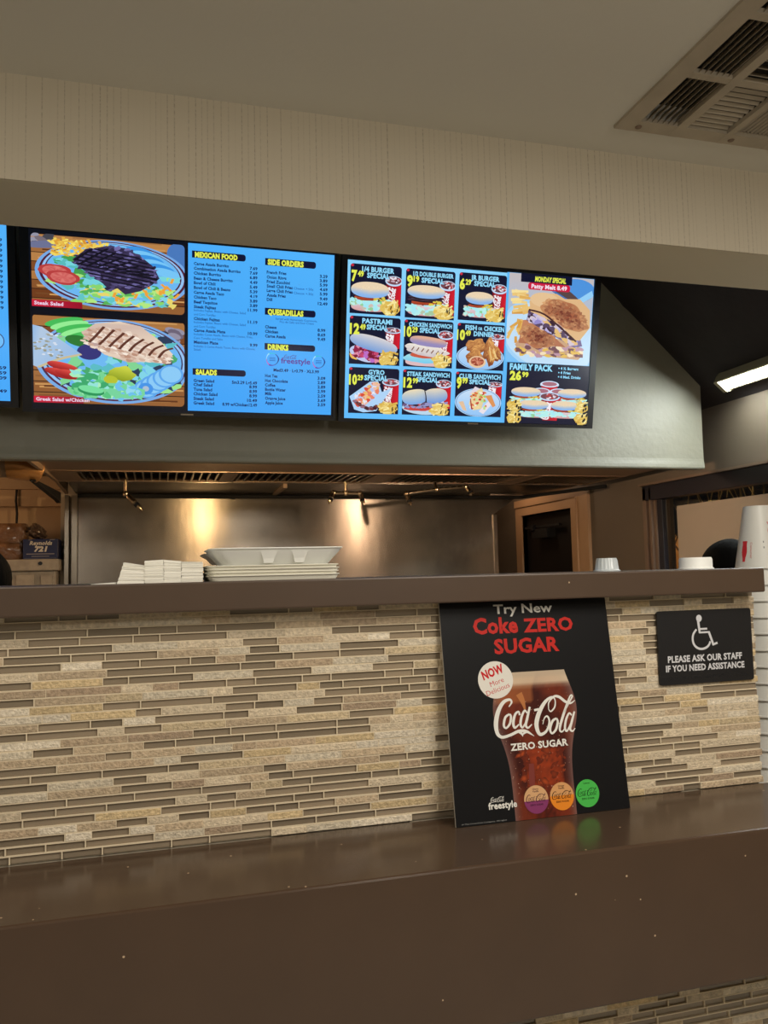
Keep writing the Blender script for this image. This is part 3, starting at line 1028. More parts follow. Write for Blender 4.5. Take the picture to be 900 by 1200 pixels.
def planks(p, rnd):
    p.rect(0, 0, 1, 1, (150, 92, 48))
    for k in range(8):
        y = k / 8
        p.rect(0, y, 1, y + .115, mix((112, 60, 28), (196, 140, 80), rnd.random()))
        for j in range(5):
            q = y + rnd.uniform(.01, .1)
            p.stroke([(rnd.uniform(0, .4), q, .008), (rnd.uniform(.5, 1), q + .01, .005)], mix((90, 45, 20), (214, 160, 96), rnd.random()), 2)
        p.rect(0, y + .115, 1, y + .125, (36, 20, 14))


def d_steak_salad(p, rnd):
    planks(p, rnd)
    for k in range(9):
        p.blob(rnd.uniform(0, .16), rnd.uniform(.84, .99), .05, .03, rnd.choice(((150, 150, 170), (70, 70, 80), (120, 110, 120))), rot=rnd.uniform(-1, 1), n=10, rings=2)
    p.blob(.10, .86, .16, .05, (110, 115, 150), rot=.2)
    p.blob(1.0, .86, .12, .20, (74, 122, 190))
    ro = -.16
    p.blob(.53, .50, .51, .48, (120, 172, 232), ro, n=52); p.blob(.53, .505, .485, .455, (84, 30, 52), ro, n=52)
    p.blob(.53, .51, .468, .437, (150, 196, 245), ro, n=52); p.blob(.53, .515, .45, .42, (78, 34, 60), ro, n=52); p.blob(.53, .52, .44, .41, (110, 186, 245), ro, n=52)
    leaf_scatter(p, rnd, 60, lambda: rnd.uniform(.10, .94), lambda: rnd.uniform(.30, .72), ((130, 210, 120), (90, 190, 190), (170, 230, 130), (70, 160, 80), (120, 215, 225)), .045)
    for k in range(130):
        x, y = .12 + rnd.random() * .36, .72 + rnd.random() * .22 - .02
        a = rnd.uniform(0, 3.14)
        p.stroke([(x, y, .012), (x + .05 * cos(a), y + .06 * sin(a), .009)], mix((220, 150, 50), (250, 235, 110), rnd.random()), 2)
    for k in range(6):
        p.blob(.70 + k * .035, .86 - k * .055, .10, .055, mix((60, 150, 230), (120, 200, 250), k % 2), rot=-.5, rnd=rnd)
    for (x, y) in ((.15, .50), (.20, .42)):
        p.blob(x, y, .11, .095, (186, 62, 62), rot=-.5, wob=.08, rnd=rnd); p.blob(x, y, .085, .07, lambda u, v: mix((226, 130, 120), (200, 80, 80), rnd.random()), rot=-.5, rnd=rnd)
    leaf_scatter(p, rnd, 110, lambda: rnd.uniform(.28, .92), lambda: rnd.uniform(.10, .34), ((140, 215, 110), (100, 200, 200), (180, 235, 130), (90, 180, 90), (130, 215, 235), (235, 215, 110)), .035)
    for k in range(26):
        x, y = rnd.uniform(.5, .95), rnd.uniform(.12, .45)
        p.stroke([(x, y, .010), (x + rnd.uniform(-.04, .04), y + .07, .008)], (240, 165, 60), 2)
    meat = lambda x, y: mix((44, 34, 62), (128, 122, 186), rnd.random() ** 1.5)
    pts = [(.26, .68), (.34, .82), (.48, .90), (.60, .89), (.70, .80), (.79, .66), (.83, .50), (.78, .40), (.70, .30), (.60, .24), (.55, .32), (.50, .28), (.45, .38), (.38, .48), (.30, .58)]
    p.poly(pts, (52, 44, 76))
    p.z += 2e-5
    def inside(x, y):
        c = False
        for i in range(len(pts)):
            (ax, ay), (bx, by) = pts[i], pts[i - 1]
            if (ay > y) != (by > y) and x < (bx - ax) * (y - ay) / (by - ay) + ax:
                c = not c
        return c
    n = 0
    while n < 190:
        x, y = rnd.uniform(.26, .83), rnd.uniform(.24, .9)
        if inside(x, y):
            p.blob(x, y, .026, .018, meat(x, y), rot=rnd.uniform(-1, 1), wob=.5, n=8, rings=1, rnd=rnd); n += 1
    for k in range(11):
        a0 = (.24 + k * .055, .62 - k * .012); a1 = (.44 + k * .05, .92 - k * .055)
        q = [(a0[0] + (a1[0] - a0[0]) * t, a0[1] + (a1[1] - a0[1]) * t) for t in [i / 12 for i in range(13)]]
        q = [c for c in q if inside(*c)]
        if len(q) > 2:
            p.stroke([(x, y, .013) for x, y in q], (20, 16, 30), 2)
    for k in range(9):
        q = [(.28 + t * .55, .60 + k * .05 - t * .16 - .12) for t in [i / 14 for i in range(15)]]
        q = [c for c in q if inside(*c)]
        if len(q) > 2:
            p.stroke([(x, y, .010) for x, y in q], (22, 18, 34), 2)


def d_greek_salad(p, rnd):
    planks(p, rnd)
    for k in range(12):
        p.blob(rnd.uniform(.86, 1.0), rnd.uniform(.78, .92), .05, .035, rnd.choice(((110, 100, 120), (60, 55, 65), (150, 145, 165))), rot=-.6, n=10, rings=2)
    ro = -.14
    p.blob(.53, .50, .52, .49, (120, 172, 232), ro, n=52); p.blob(.53, .505, .495, .465, (84, 40, 70), ro, n=52); p.blob(.53, .51, .48, .45, (150, 196, 245), ro, n=52)
    p.blob(.53, .515, .46, .43, (60, 50, 90), ro, n=52); p.blob(.53, .52, .45, .42, (110, 186, 245), ro, n=52)
    leaf_scatter(p, rnd, 90, lambda: rnd.uniform(.16, .94), lambda: rnd.uniform(.18, .80), ((130, 215, 150), (90, 190, 200), (160, 230, 140), (70, 170, 110), (130, 215, 235), (40, 60, 90)), .045)
    for k in range(7):
        p.blob(.20 + k * .035, .93 - k * .035, .13, .045, mix((70, 190, 90), (150, 240, 150), k % 2), rot=.35, rnd=rnd)
    p.blob(.30, .72, .10, .06, (40, 120, 50), rot=-.4, rnd=rnd)
    p.blob(.36, .60, .08, .09, (50, 50, 120), rnd=rnd)
    # flat bread
    bread = lambda x, y: mix((110, 170, 235), (205, 214, 225), rnd.random() * .6 + (1 - x * 2.5) * .3)
    p.poly([(0, .88), (.06, .86), (.31, .57), (.10, .46), (.03, .40), (0, .42)], bread)
    for k in range(40):
        p.blob(rnd.uniform(.01, .20), rnd.uniform(.52, .80), .012, .010, rnd.choice(((170, 170, 160), (215, 225, 240), (150, 150, 130))), n=7, rings=1)
    p.stroke([(.31, .57, .02), (.16, .50, .025), (.03, .40, .02)], (205, 190, 150), 3)
    # tomato wedges
    for (x, y, r_) in ((.19, .42, -.4), (.17, .34, -.5), (.24, .33, -.4)):
        p.blob(x, y, .11, .045, lambda u, v: mix((150, 20, 25), (230, 80, 70), (v + 1) / 2), rot=r_, rnd=rnd)
    # grilled breast
    p.poly([(.31, .82), (.40, .93), (.56, .97), (.70, .93), (.84, .76), (.92, .62), (.88, .50), (.74, .52), (.62, .50), (.46, .58), (.38, .68)], lambda x, y: mix((180, 150, 150), (246, 226, 200), rnd.random()))
    for k in range(420):
        x, y = .32 + rnd.random() * .58, .52 + rnd.random() * .42
        t = (x - .31) / .60
        top, bot = .84 + .16 * sin(pi * min(1, t * 1.15)) - t * .22, .70 - .22 * min(1, t * 1.6)
        if bot < y < top - .02:
            p.blob(x, y, .024, .014, mix((186, 140, 118), (252, 240, 226), rnd.random()), rot=-.5, wob=.4, n=8, rings=1, rnd=rnd)
    for k in range(8):
        x = .36 + k * .066
        p.stroke([(x, .70 - k * .02 + .01, .010), (x + .04, .78 - k * .018, .016), (x + .10, .90 - k * .030, .010)], (96, 52, 40), 3)
    # onion rings, pepper, greens
    for k in range(5):
        x, y = .74 + k * .042, .20 + k * .045
        p.blob(x, y, .085, .115, (92, 168, 240), rnd=rnd); p.blob(x, y, .070, .095, (140, 205, 250), rnd=rnd)
    p.blob(.735, .20, .05, .07, (70, 150, 235)); p.blob(.735, .20, .022, .032, (175, 195, 215))
    leaf_scatter(p, rnd, 70, lambda: rnd.uniform(.26, .60), lambda: rnd.uniform(.10, .40), ((120, 215, 150), (170, 240, 190), (90, 200, 130), (150, 230, 220), (60, 170, 110)), .04)
    p.blob(.57, .36, .095, .085, lambda u, v: mix((120, 140, 20), (205, 214, 70), (v + u + 2) / 3.2), rot=.4, wob=.2, rnd=rnd, rings=4)
    p.blob(.50, .29, .045, .05, (186, 196, 50), rot=.6, rnd=rnd)
    leaf_scatter(p, rnd, 26, lambda: rnd.uniform(.52, .70), lambda: rnd.uniform(.10, .24), ((110, 195, 240), (150, 220, 240), (120, 215, 160)), .04)
    p.blob(.37, .15, .09, .05, (40, 150, 90), rot=-.3, rnd=rnd); p.blob(.37, .17, .085, .04, (120, 225, 160), rot=-.3, rnd=rnd)


TILT = R(11.5)


def screen_thing(x, z, w, h, label, inner, paint, badge):
    """wall-hung flat screen: housing, bezel, lit picture, small maker's plate"""
    t = thing('menu_screen', label, 'screen', (x, 2.95, Z(z)), 'menu screens over the counter', (TILT, 0, 0))
    b = MB(); b.box(0, w, .006, .032, 0, h); b.box(w * .12, w * .88, .032, .055, h * .12, h * .88)
    b.build('housing', M['black'], t, bevel=.003)
    x0, z0, x1, z1 = (v / 1000 for v in inner)
    b = MB(); b.box(0, x0, 0, .008, 0, h); b.box(x1, w, 0, .008, 0, h); b.box(x0, x1, 0, .008, 0, z0); b.box(x0, x1, 0, .008, z1, h)
    b.build('bezel', M['black'], t)
    p = Print()
    paint(p)
    p.build('screen', M['screen'], t, (0, .0055, 0))
    b = MB(); b.box(badge - .022, badge + .022, -.001, .001, .004, .009)
    b.build('maker_plate', M['steel_plain'], t)
    b = MB(); b.box(w * .4, w * .6, .055, .12, .15, .36)
    b.build('wall_bracket', M['matte_black'], t)
    return t


MENU = [
    ('Carne Asada Burrito', 568.1, 537.3, 121.6, 10.1, 'b'),
    ('Combination Asada Burrito', 568.2, 520.8, 163.0, 10.2, 'b'),
    ('Chicken Burrito', 568.2, 504.3, 93.9, 10.3, 'b'),
    ('Bean & Cheese Burrito', 568.3, 487.2, 135.4, 10.2, 'b'),
    ('Bowl of Chili', 568.3, 471.3, 74.9, 10.3, 'b'),
    ('Bowl of Chili & Beans', 568.4, 454.8, 127.1, 10.3, 'b'),
    ('Carne Asada Taco', 568.4, 438.2, 105.2, 10.3, 'b'),
    ('Chicken Taco', 568.4, 421.7, 78.4, 10.2, 'b'),
    ('Beef Taquitos', 568.5, 405.1, 81.8, 10.3, 'b'),
    ('Steak Fajitas', 568.5, 388.4, 76.8, 10.3, 'b'),
    ('Chicken Fajitas', 568.6, 346.8, 90.5, 10.3, 'b'),
    ('Carne Asada Plate', 568.7, 306.0, 109.9, 10.3, 'b'),
    ('Mexican Plate', 568.9, 264.7, 84.9, 10.4, 'b'),
    ('Includes Fajitas, Beans with Cheese, Salad', 568.6, 376.1, 182.1, 8.7, 'n'),
    ('and Corn Tortillas', 568.6, 361.8, 75.2, 8.7, 'n'),
    ('Includes Fajitas, Beans with Cheese, Salad', 568.7, 334.4, 182.4, 8.7, 'n'),
    ('and Corn Tortillas', 568.7, 320.0, 75.3, 8.7, 'n'),
    ('Includes Carne Asada, Beans with Cheese, Fries,', 568.8, 292.5, 208.6, 8.8, 'n'),
    ('Corn Tortillas and Salsa', 568.8, 279.1, 100.9, 8.7, 'n'),
    ('Includes 2 Carne Asada Tacos, Beans with Cheese,', 568.9, 250.5, 217.7, 8.8, 'n'),
    ('Salad.', 568.9, 238.7, 25.1, 8.8, 'n'),
    ('7.69', 763.9, 535.5, 27.4, 10.4, 'b'),
    ('7.69', 764.0, 519.4, 27.5, 10.4, 'b'),
    ('6.89', 764.2, 503.3, 27.4, 10.4, 'b'),
    ('4.49', 764.4, 486.8, 27.4, 10.5, 'b'),
    ('5.49', 764.6, 470.0, 27.4, 10.5, 'b'),
    ('5.39', 764.7, 453.9, 27.5, 10.4, 'b'),
    ('4.19', 764.9, 437.7, 27.5, 10.4, 'b'),
    ('3.89', 765.1, 420.8, 27.5, 10.5, 'b'),
    ('3.89', 765.3, 404.9, 27.5, 10.5, 'b'),
    ('11.99', 758.6, 388.5, 34.4, 10.5, 'b'),
    ('11.19', 759.0, 346.1, 34.5, 10.5, 'b'),
    ('10.99', 759.5, 305.2, 34.5, 10.6, 'b'),
    ('9.99', 766.8, 264.3, 27.7, 10.6, 'b'),
    ('Green Salad', 568.0, 129.2, 72.8, 10.8, 'b'),
    ('Chef Salad', 568.0, 114.5, 66.5, 10.8, 'b'),
    ('Tuna Salad', 568.0, 97.9, 65.3, 10.8, 'b'),
    ('Chicken Salad', 568.1, 81.8, 84.4, 10.9, 'b'),
    ('Steak Salad', 568.1, 65.2, 71.7, 10.9, 'b'),
    ('Greek Salad', 568.2, 49.1, 73.0, 11.0, 'b'),
    ('Sm3.29 Lg5.49', 703.6, 128.2, 91.0, 11.0, 'b'),
    ('8.99', 766.7, 113.9, 28.1, 11.0, 'b'),
    ('8.99', 766.9, 97.6, 28.1, 11.1, 'b'),
    ('8.99', 767.0, 81.3, 28.2, 11.1, 'b'),
    ('10.49', 759.4, 64.7, 36.0, 11.1, 'b'),
    ('8.99 w/Chicken12.49', 670.1, 48.0, 125.5, 11.0, 'b'),
    ('French Fries', 824.8, 526.9, 71.3, 10.7, 'b'),
    ('Onion Rings', 825.0, 509.8, 71.4, 10.8, 'b'),
    ('Fried Zucchini', 825.3, 493.8, 84.1, 10.7, 'b'),
    ('Small Chili Fries', 825.5, 478.1, 94.3, 10.8, 'b'),
    ('Large Chili Fries', 825.7, 462.5, 94.4, 10.7, 'b'),
    ('Asada Fries', 825.9, 446.3, 69.0, 10.8, 'b'),
    ('Dill', 826.1, 430.6, 20.1, 10.8, 'b'),
    ('Cheese +.50¢', 924.0, 476.7, 72.8, 9.9, 'n'),
    ('Cheese +.50¢', 924.3, 460.0, 72.9, 9.8, 'n'),
    ('3.29', 1019.7, 526.7, 29.0, 10.9, 'b'),
    ('3.89', 1020.0, 510.9, 29.0, 10.9, 'b'),
    ('5.99', 1020.3, 495.5, 29.1, 10.9, 'b'),
    ('4.69', 1020.7, 479.6, 29.1, 10.9, 'b'),
    ('5.99', 1021.0, 463.1, 29.1, 11.0, 'b'),
    ('9.49', 1021.4, 445.7, 29.1, 11.0, 'b'),
    ('12.49', 1014.5, 428.2, 36.4, 11.0, 'b'),
    ('Served with Homemade Guacamole,', 859.3, 363.7, 153.8, 8.9, 'n'),
    ('Pico de Gallo and Sour Cream', 874.7, 353.7, 126.2, 8.9, 'n'),
    ('Cheese', 821.4, 332.7, 41.4, 10.9, 'b'),
    ('Chicken', 821.6, 316.4, 47.5, 10.9, 'b'),
    ('Carne Asada', 821.8, 300.0, 75.5, 10.9, 'b'),
    ('Hot Tea', 823.7, 156.9, 45.3, 11.0, 'b'),
    ('Hot Chocolate', 823.9, 139.3, 83.8, 11.1, 'b'),
    ('Coffee', 824.1, 123.2, 37.7, 11.1, 'b'),
    ('Bottle Water', 824.3, 107.1, 76.2, 11.1, 'b'),
    ('Milk', 824.5, 92.0, 25.0, 11.1, 'b'),
    ('Orange Juice', 824.8, 74.8, 74.7, 11.1, 'b'),
    ('Apple Juice', 825.0, 58.7, 65.0, 11.1, 'b'),
    ('8.99', 1015.5, 331.4, 29.3, 11.1, 'b'),
    ('8.69', 1015.9, 314.8, 29.2, 11.1, 'b'),
    ('9.49', 1016.2, 298.7, 29.3, 11.1, 'b'),
    ('3.09', 1019.3, 155.5, 29.4, 11.2, 'b'),
    ('2.89', 1019.6, 139.6, 29.5, 11.3, 'b'),
    ('2.89', 1020.0, 123.3, 29.5, 11.2, 'b'),
    ('2.99', 1020.3, 106.9, 29.5, 11.3, 'b'),
    ('2.59', 1020.7, 89.9, 29.5, 11.3, 'b'),
    ('3.69', 1021.0, 73.5, 29.6, 11.3, 'b'),
    ('3.59', 1021.4, 57.5, 29.6, 11.4, 'b'),
    ('Med3.49 · Lg3.79 · XL3.99', 854.4, 178.8, 169.5, 11.1, 'b'),
    ('MEXICAN FOOD', 571.4, 568.0, 148.5, 17.1, 'h'),
    ('SALADS', 575.4, 159.4, 74.7, 17.9, 'h'),
    ('SIDE ORDERS', 827.8, 562.7, 131.2, 18.4, 'h'),
    ('QUESADILLAS', 830.2, 386.6, 131.2, 18.7, 'h'),
    ('DRINKS', 831.9, 260.8, 76.3, 18.9, 'h'),
    ('freestyle', 880.9, 211.2, 109.4, 21.1, 'f'),
]
BLUE = lambda x, y: mix((52, 156, 250), (84, 182, 255), (y / 620 + x / 1090) / 2)


def paint_mid(p):
    p.rect(12, 12, 1078, 610, (9, 12, 24))
    for (y0, y1, d, lab, lw, seed) in ((356, 596, d_steak_salad, 'Steak Salad', 92, 11), (34, 330, d_greek_salad, 'Greek Salad w/Chicken', 172, 12)):
        p.frame(36, y0, 500, y1 - y0)
        p.z = 1e-4
        p.clip = (34, y0 - 1, 538, y1 + 1)
        d(p, random.Random(seed))
        p.clip = None
        p.z = 4.5e-3
        p.T = lambda x, y: (x, y)
        # rounded picture corners and everything outside the picture stay dark
        c = (9, 12, 24)
        p.rect(14, y0 - 12, 36, y1 + 10, c); p.rect(536, y0 - 12, 548, y1 + 10, c); p.rect(30, y1, 540, y1 + 12, c); p.rect(30, y0 - 14, 540, y0, c)
        for (cx, cy, sx, sy) in ((36, y0, 1, 1), (536, y0, -1, 1), (36, y1, 1, -1), (536, y1, -1, -1)):
            r = 14
            p.poly([(cx, cy)] + [(cx + sx * r - sx * r * sin(k * pi / 12), cy + sy * r - sy * r * cos(k * pi / 12)) for k in range(7)], c)
        p.rect(36, y0, 196, y0 + 22, lambda x, y: mix((206, 30, 60), (150, 14, 40), (x - 36) / 160))
        p.text(lab, 43, y0 + 6, lw, 11, (240, 215, 240), .03)
    p.z = 2e-4
    p.T = lambda x, y: (x, y)
    p.rect(548, 21, 1073, 606, BLUE)
    for (x0, y1), (x1, y0) in (((561.5, 581.3), (749.0, 557.4)), ((564.7, 172.3), (753.3, 149.7)), ((818.7, 576.0), (1004.7, 551.4)), ((820.0, 400.7), (1006.8, 376.2)), ((820.6, 274.6), (1007.8, 251.7))):
        p.rrect(x0, y0, x1, y1, 9, 9, (12, 16, 52), (0, 1, 0, 0) if False else (0, 1, 1, 0))
    for t, x, y, w, h, k in MENU:
        if k == 'h':
            p.text(t, x, y - h * .46, w, h * .96, YEL, .06)
        elif k == 'b':
            p.text(t, x, y - h * .46, w, h * .94, (8, 30, 92), .034)
        elif k == 'f':
            p.text(t, x, y - h * .30, w, h * .92, (96, 50, 150), .02)
        else:
            p.text(t, x, y - h * .40, w, h * .86, (18, 66, 150))
    script(p, 893, 221, 46, 15, (80, 60, 150), 1.3, 3)
    for cx, cy in ((849.3, 217.2), (1021.7, 215.3)):
        for k in range(36):
            a, a2 = k * pi / 18, (k + 1.1) * pi / 18
            c = ((30, 60, 150), (50, 200, 220), (150, 220, 255), (190, 90, 190), (90, 60, 170), (30, 40, 120))[int(k / 6)]
            r0, r1 = 20.5, 25.5 - 3 * abs(sin(a * 1.5))
            p.poly([(cx + cos(a) * r0, cy + sin(a) * r0), (cx + cos(a) * r1, cy + sin(a) * r1), (cx + cos(a2) * r1, cy + sin(a2) * r1), (cx + cos(a2) * r0, cy + sin(a2) * r0)], c)
        for j in range(3):
            p.rect(cx - 11, cy - 6 + j * 5, cx + 11, cy - 4 + j * 5, (30, 90, 180))


def paint_right(p):
    p.rect(12, 10, 1064, 608, (8, 10, 18))
    p.rect(22, 14, 666, 598, lambda x, y: mix((96, 190, 255), (140, 214, 255), y / 600))
    p.rect(664, 14, 1046, 601, (96, 186, 250))
    a = [
        ((34, 405, 199, 181), [('1/4 BURGER', .22, .855, .63, .095), ('SPECIAL', .32, .735, .44, .095)], ('7', '49', .02, .655, .11, .20), d_burger(1)),
        ((250, 402, 199, 182), [('1/2 DOUBLE BURGER', .14, .865, .82, .08), ('SPECIAL', .31, .735, .46, .095)], ('9', '19', .02, .65, .12, .20), d_burger(2, .04, .42, .78)),
        ((465, 406, 199, 180), [('JR BURGER', .24, .86, .60, .095), ('SPECIAL', .31, .74, .45, .095)], ('6', '29', .01, .655, .11, .20), d_burger(1, .03, .44, .60, .36, .58)),
        ((36, 218, 199, 178), [('PASTRAMI', .24, .86, .59, .095), ('SPECIAL', .33, .735, .42, .095)], ('12', '49', .0, .63, .19, .20), d_pastrami),
        ((250, 218, 199, 177), [('CHICKEN SANDWICH', .09, .86, .88, .085), ('SPECIAL', .31, .74, .42, .095)], ('10', '29', -.02, .645, .17, .20), d_chicken),
        ((466, 218, 200, 177), [('FISH', .16, .86, .24, .095), ('OR', .43, .865, .09, .06), ('CHICKEN', .55, .86, .43, .095), ('DINNER', .34, .735, .44, .095)], ('10', '49', -.02, .64, .18, .20), d_fish),
        ((38, 34, 198, 172), [('GYRO', .38, .86, .32, .095), ('SPECIAL', .30, .73, .47, .105)], ('10', '29', .0, .63, .16, .20), d_gyro),
        ((251, 34, 198, 173), [('STEAK SANDWICH', .08, .86, .88, .09), ('SPECIAL', .27, .74, .46, .095)], ('12', '99', .01, .61, .18, .20), d_steak),
        ((467, 35, 197, 173), [('CLUB SANDWICH', .07, .855, .89, .095), ('SPECIAL', .29, .735, .46, .095)], ('9', '99', .02, .64, .11, .22), d_club),
    ]
    base = p.z
    for i, (r, lines, price, d) in enumerate(a):
        p.z = base + 2e-5
        card(p, *r, lines, price, d, 40 + i)
    # promotion picture
    p.frame(674, 256, 371, 344)
    p.clip = (672, 255, 1046, 601)
    p.z = base + 2e-5
    d_patty(p, random.Random(71))
    p.T = lambda x, y: (x, y)
    p.rrect(722, 568, 945, 604, 12, 12, NAVY, (0, 0, 0, 0))
    p.text('MONDAY SPECIAL', 782, 574, 136, 18, YEL, .05, .12)
    p.rrect(754, 541, 938, 568, 10, 10, (206, 28, 66))
    p.text('Patty Melt 8.49', 768, 547, 156, 15, (246, 226, 240), .045)
    p.frame(680, 14, 366, 240)
    p.clip = (676, 14, 1047, 256)
    p.rect(0, 0, 1, 1, NAVY)
    p.z += 2e-5
    d_family(p, random.Random(72))
    p.T = lambda x, y: (x, y)
    p.clip = None
    p.text('FAMILY PACK', 690, 226, 188, 22, (150, 222, 255), .055)
    p.text('26', 692, 186, 50, 32, YEL, .055); p.text('99', 745, 199, 28, 18, YEL, .05)
    for j, (t, w) in enumerate((('4 ½ Burgers', 80), ('4 Fries', 46), ('4 Med. Drinks', 92))):
        p.blob(906, 239 - j * 17, 3, 3, (150, 222, 255), n=8, rings=1)
        p.text(t, 913, 234 - j * 17, w, 10, (150, 222, 255), .04)


def paint_left(p):
    p.rect(10, 10, 1080, 612, (9, 12, 24))
    p.rect(560, 22, 1064, 606, BLUE)
    for k in range(14):
        p.text('.99', 1026, 548 - k * 17, 24, 9, (8, 30, 92), .03)
    for (t, y) in (('.69', 128), ('.59', 111), ('.09', 94), ('.49', 50)):
        p.text(t, 1024, y, 30, 10, (8, 30, 92), .03)
    p.blob(1022, 222, 28, 28, (40, 60, 120)); p.blob(1022, 222, 25, 25, (110, 190, 250))


screen_thing(-.445, .573, 1.09, .620, 'black menu screen showing two big salad plates beside a blue price list', (30, 12, 1078, 609), paint_mid, .545)
screen_thing(.656, .570, 1.075, .618, 'black menu screen with a grid of nine burger and sandwich specials', (22, 12, 1048, 603), paint_right, .545)
screen_thing(-1.548, .586, 1.09, .622, 'black menu screen of which only a blue strip of prices enters the picture', (20, 12, 1066, 608), paint_left, .545)


# ------------------------------------------------------------------ poster leaning on the mosaic and the wall sign
def paint_poster(p):
    p.rect(0, 0, 363, 419, (19, 19, 21))
    K = (222, 220, 214)
    RED = (186, 42, 36)
    p.text('Try New', 113, 388.5, 128, 17.5, K, .02)
    p.text('Coke', 67, 351, 95, 29, RED, .036, 0); p.text('ZERO', 174, 350.5, 109, 25, RED, .035)
    p.text('SUGAR', 107.5, 311, 140, 26.5, RED, .035)
    # tall glass of cola with foam, bubbles and ice
    gl = [(139.6, 273.1), (195.8, 274.4), (252.5, 269.0), (263.7, 242.8), (270.1, 217.0), (270.8, 191.7), (267.5, 165), (263.0, 142.2), (256.5, 121), (251.8, 102.0), (248.6, 82), (247.6, 61.7), (247.1, 0), (118.5, 0), (119.8, 41.5), (115.0, 81.3), (105.7, 121.9), (96.3, 162.8), (93.6, 203.5), (98.3, 227.8), (114.4, 251.6)]
    def right_edge(y):
        return 247 + 24 * math.exp(-((y - 200) / 62) ** 2)
    def left_edge(y):
        return 119 - 26 * math.exp(-((y - 200) / 68) ** 2)
    rnd = random.Random(21)
    rows = []
    for j in range(41):
        y = j * 273 / 40
        x0, x1 = left_edge(y), right_edge(y)
        if y > 236:
            q = (y - 236) / 37
            x0 += (139.6 - left_edge(273)) * q ** 1.6; x1 -= (right_edge(273) - 252.5) * q ** 1.6
        rows.append((x0, x1, y))
    pts, cols, faces = [], [], []
    NX = 22
    for (x0, x1, y) in rows:
        for i in range(NX + 1):
            u = i / NX
            pts.append((x0 + (x1 - x0) * u, y))
            c = mix((58, 22, 18), (108, 44, 26), .5 + .5 * sin(u * 9 + y * .03) + rnd.uniform(-.2, .2))
            if 60 < y < 125 and .25 < u < .85:
                c = mix(c, (168, 62, 26), .5 * rnd.random() + .25)
            if y < 55 and u > .3:
                c = mix(c, (150, 50, 24), .4 * rnd.random())
            if y > 215 and u < .5:
                c = mix(c, (168, 100, 56), .65)
            edge = min(u, 1 - u)
            if edge < .12:
                c = mix(c, (122, 96, 92), (.12 - edge) / .12 * .75)
            if y > 243:
                c = mix(c, (206, 186, 160), min(1, (y - 243) / 8) * (.92 - .15 * edge))
            if y > 262:
                c = mix(c, (176, 160, 140), .6)
            cols.append(lin(c))
    for j in range(40):
        for i in range(NX):
            a = j * (NX + 1) + i
            faces.append((a, a + 1, a + NX + 2, a + NX + 1))
    p._add(pts, faces, cols)
    for k in range(46):
        y = rnd.uniform(14, 126)
        x = rnd.uniform(left_edge(y) + 25, right_edge(y) - 12)
        p.blob(x, y, rnd.uniform(3, 11), rnd.uniform(2, 8), (lambda q: (lambda u, v: mix(mix((96, 34, 20), (186, 80, 36), q), (92, 36, 22), (u * u + v * v) ** .8 * .9 + .1)))(rnd.random() ** 1.5), rot=rnd.uniform(-1, 1), wob=.5, n=14, rings=3, rnd=rnd)
    for k in range(150):
        y = rnd.uniform(5, 238)
        x = rnd.uniform(left_edge(y) + 3, right_edge(y) - 3)
        r = rnd.uniform(.3, .9)
        p.blob(x, y, r, r, mix((150, 96, 72), (226, 206, 190), rnd.random() ** 2), n=6, rings=1)
    p.stroke([(150, 232, 14), (156, 218, 10), (160, 200, 3)], (176, 112, 66)); p.stroke([(162, 100, 10), (160, 70, 12), (158, 40, 6)], (120, 56, 50))
    script(p, 96.6, 150.2, 172, 72, K, 1.55, 8)
    p.text('ZERO SUGAR', 122, 127, 122, 12, K, .035, rot=.01)
    p.blob(104, 261, 36.5, 35.5, (218, 214, 206), n=48, rings=1)
    p.text('NOW', 79, 262, 47, 15.5, (190, 34, 40), .045, rot=.30)
    p.text('More', 93, 248, 30, 9.5, (190, 60, 60), rot=.30)
    p.text('Delicious', 84, 231, 51, 9.5, (190, 60, 60), rot=.30)
    for (cx, cy, top, bot, split, ink, words) in ((165, 34.5, (205, 160, 116), (128, 56, 100), -.08, (60, 20, 44), ('Cherry', 'Vanilla')), (219.2, 35.5, (206, 152, 100), (222, 132, 40), .06, (40, 24, 16), ('Orange', 'Vanilla')), (273.9, 35.8, (72, 178, 78), (72, 178, 78), 0, (16, 50, 20), ('Lime',))):
        p.blob(cx, cy, 25.2, 25.6, bot, n=44, rings=1)
        a0 = math.asin(split)
        p.poly([(cx + 25.2 * cos(a0 + (pi - 2 * a0) * k / 24), cy + 25.6 * sin(a0 + (pi - 2 * a0) * k / 24)) for k in range(25)], top)
        script(p, cx - 20.5, cy - 5, 41, 14.5, ink, 1.25, 4)
        p.text('ZERO SUGAR', cx - 14, cy - 11, 28, 3.0, ink, .03)
        for j, w_ in enumerate(words):
            p.text(w_, cx - 6.5, cy + 17.5 - j * 4.2, 13, 3.0, ink, .02)
    p.text('freestyle', 66.5, 25.5, 58, 11.5, K, .03)
    script(p, 72.5, 37, 27, 9.5, K, 1.2, 4)
    p.text('© The Coca-Cola Company. All rights', 11, 3.2, 90, 2.2, (150, 150, 148))


lean = math.atan2(.062, .414)
pt = thing('counter_poster', 'black cola poster leaning between the counter and the mosaic wall', 'poster', (.5255, 1.433, Z(-.4725)), None, (-lean, 0, 0))
b = MB(); b.box(0, .363, 0, .005, 0, .419)
b.build('backing_board', M['poster_edge'], pt, bevel=.0006)
p = Print(2e-6)
paint_poster(p)
p.build('printed_face', M['poster_print'], pt, (0, -.0003, 0))

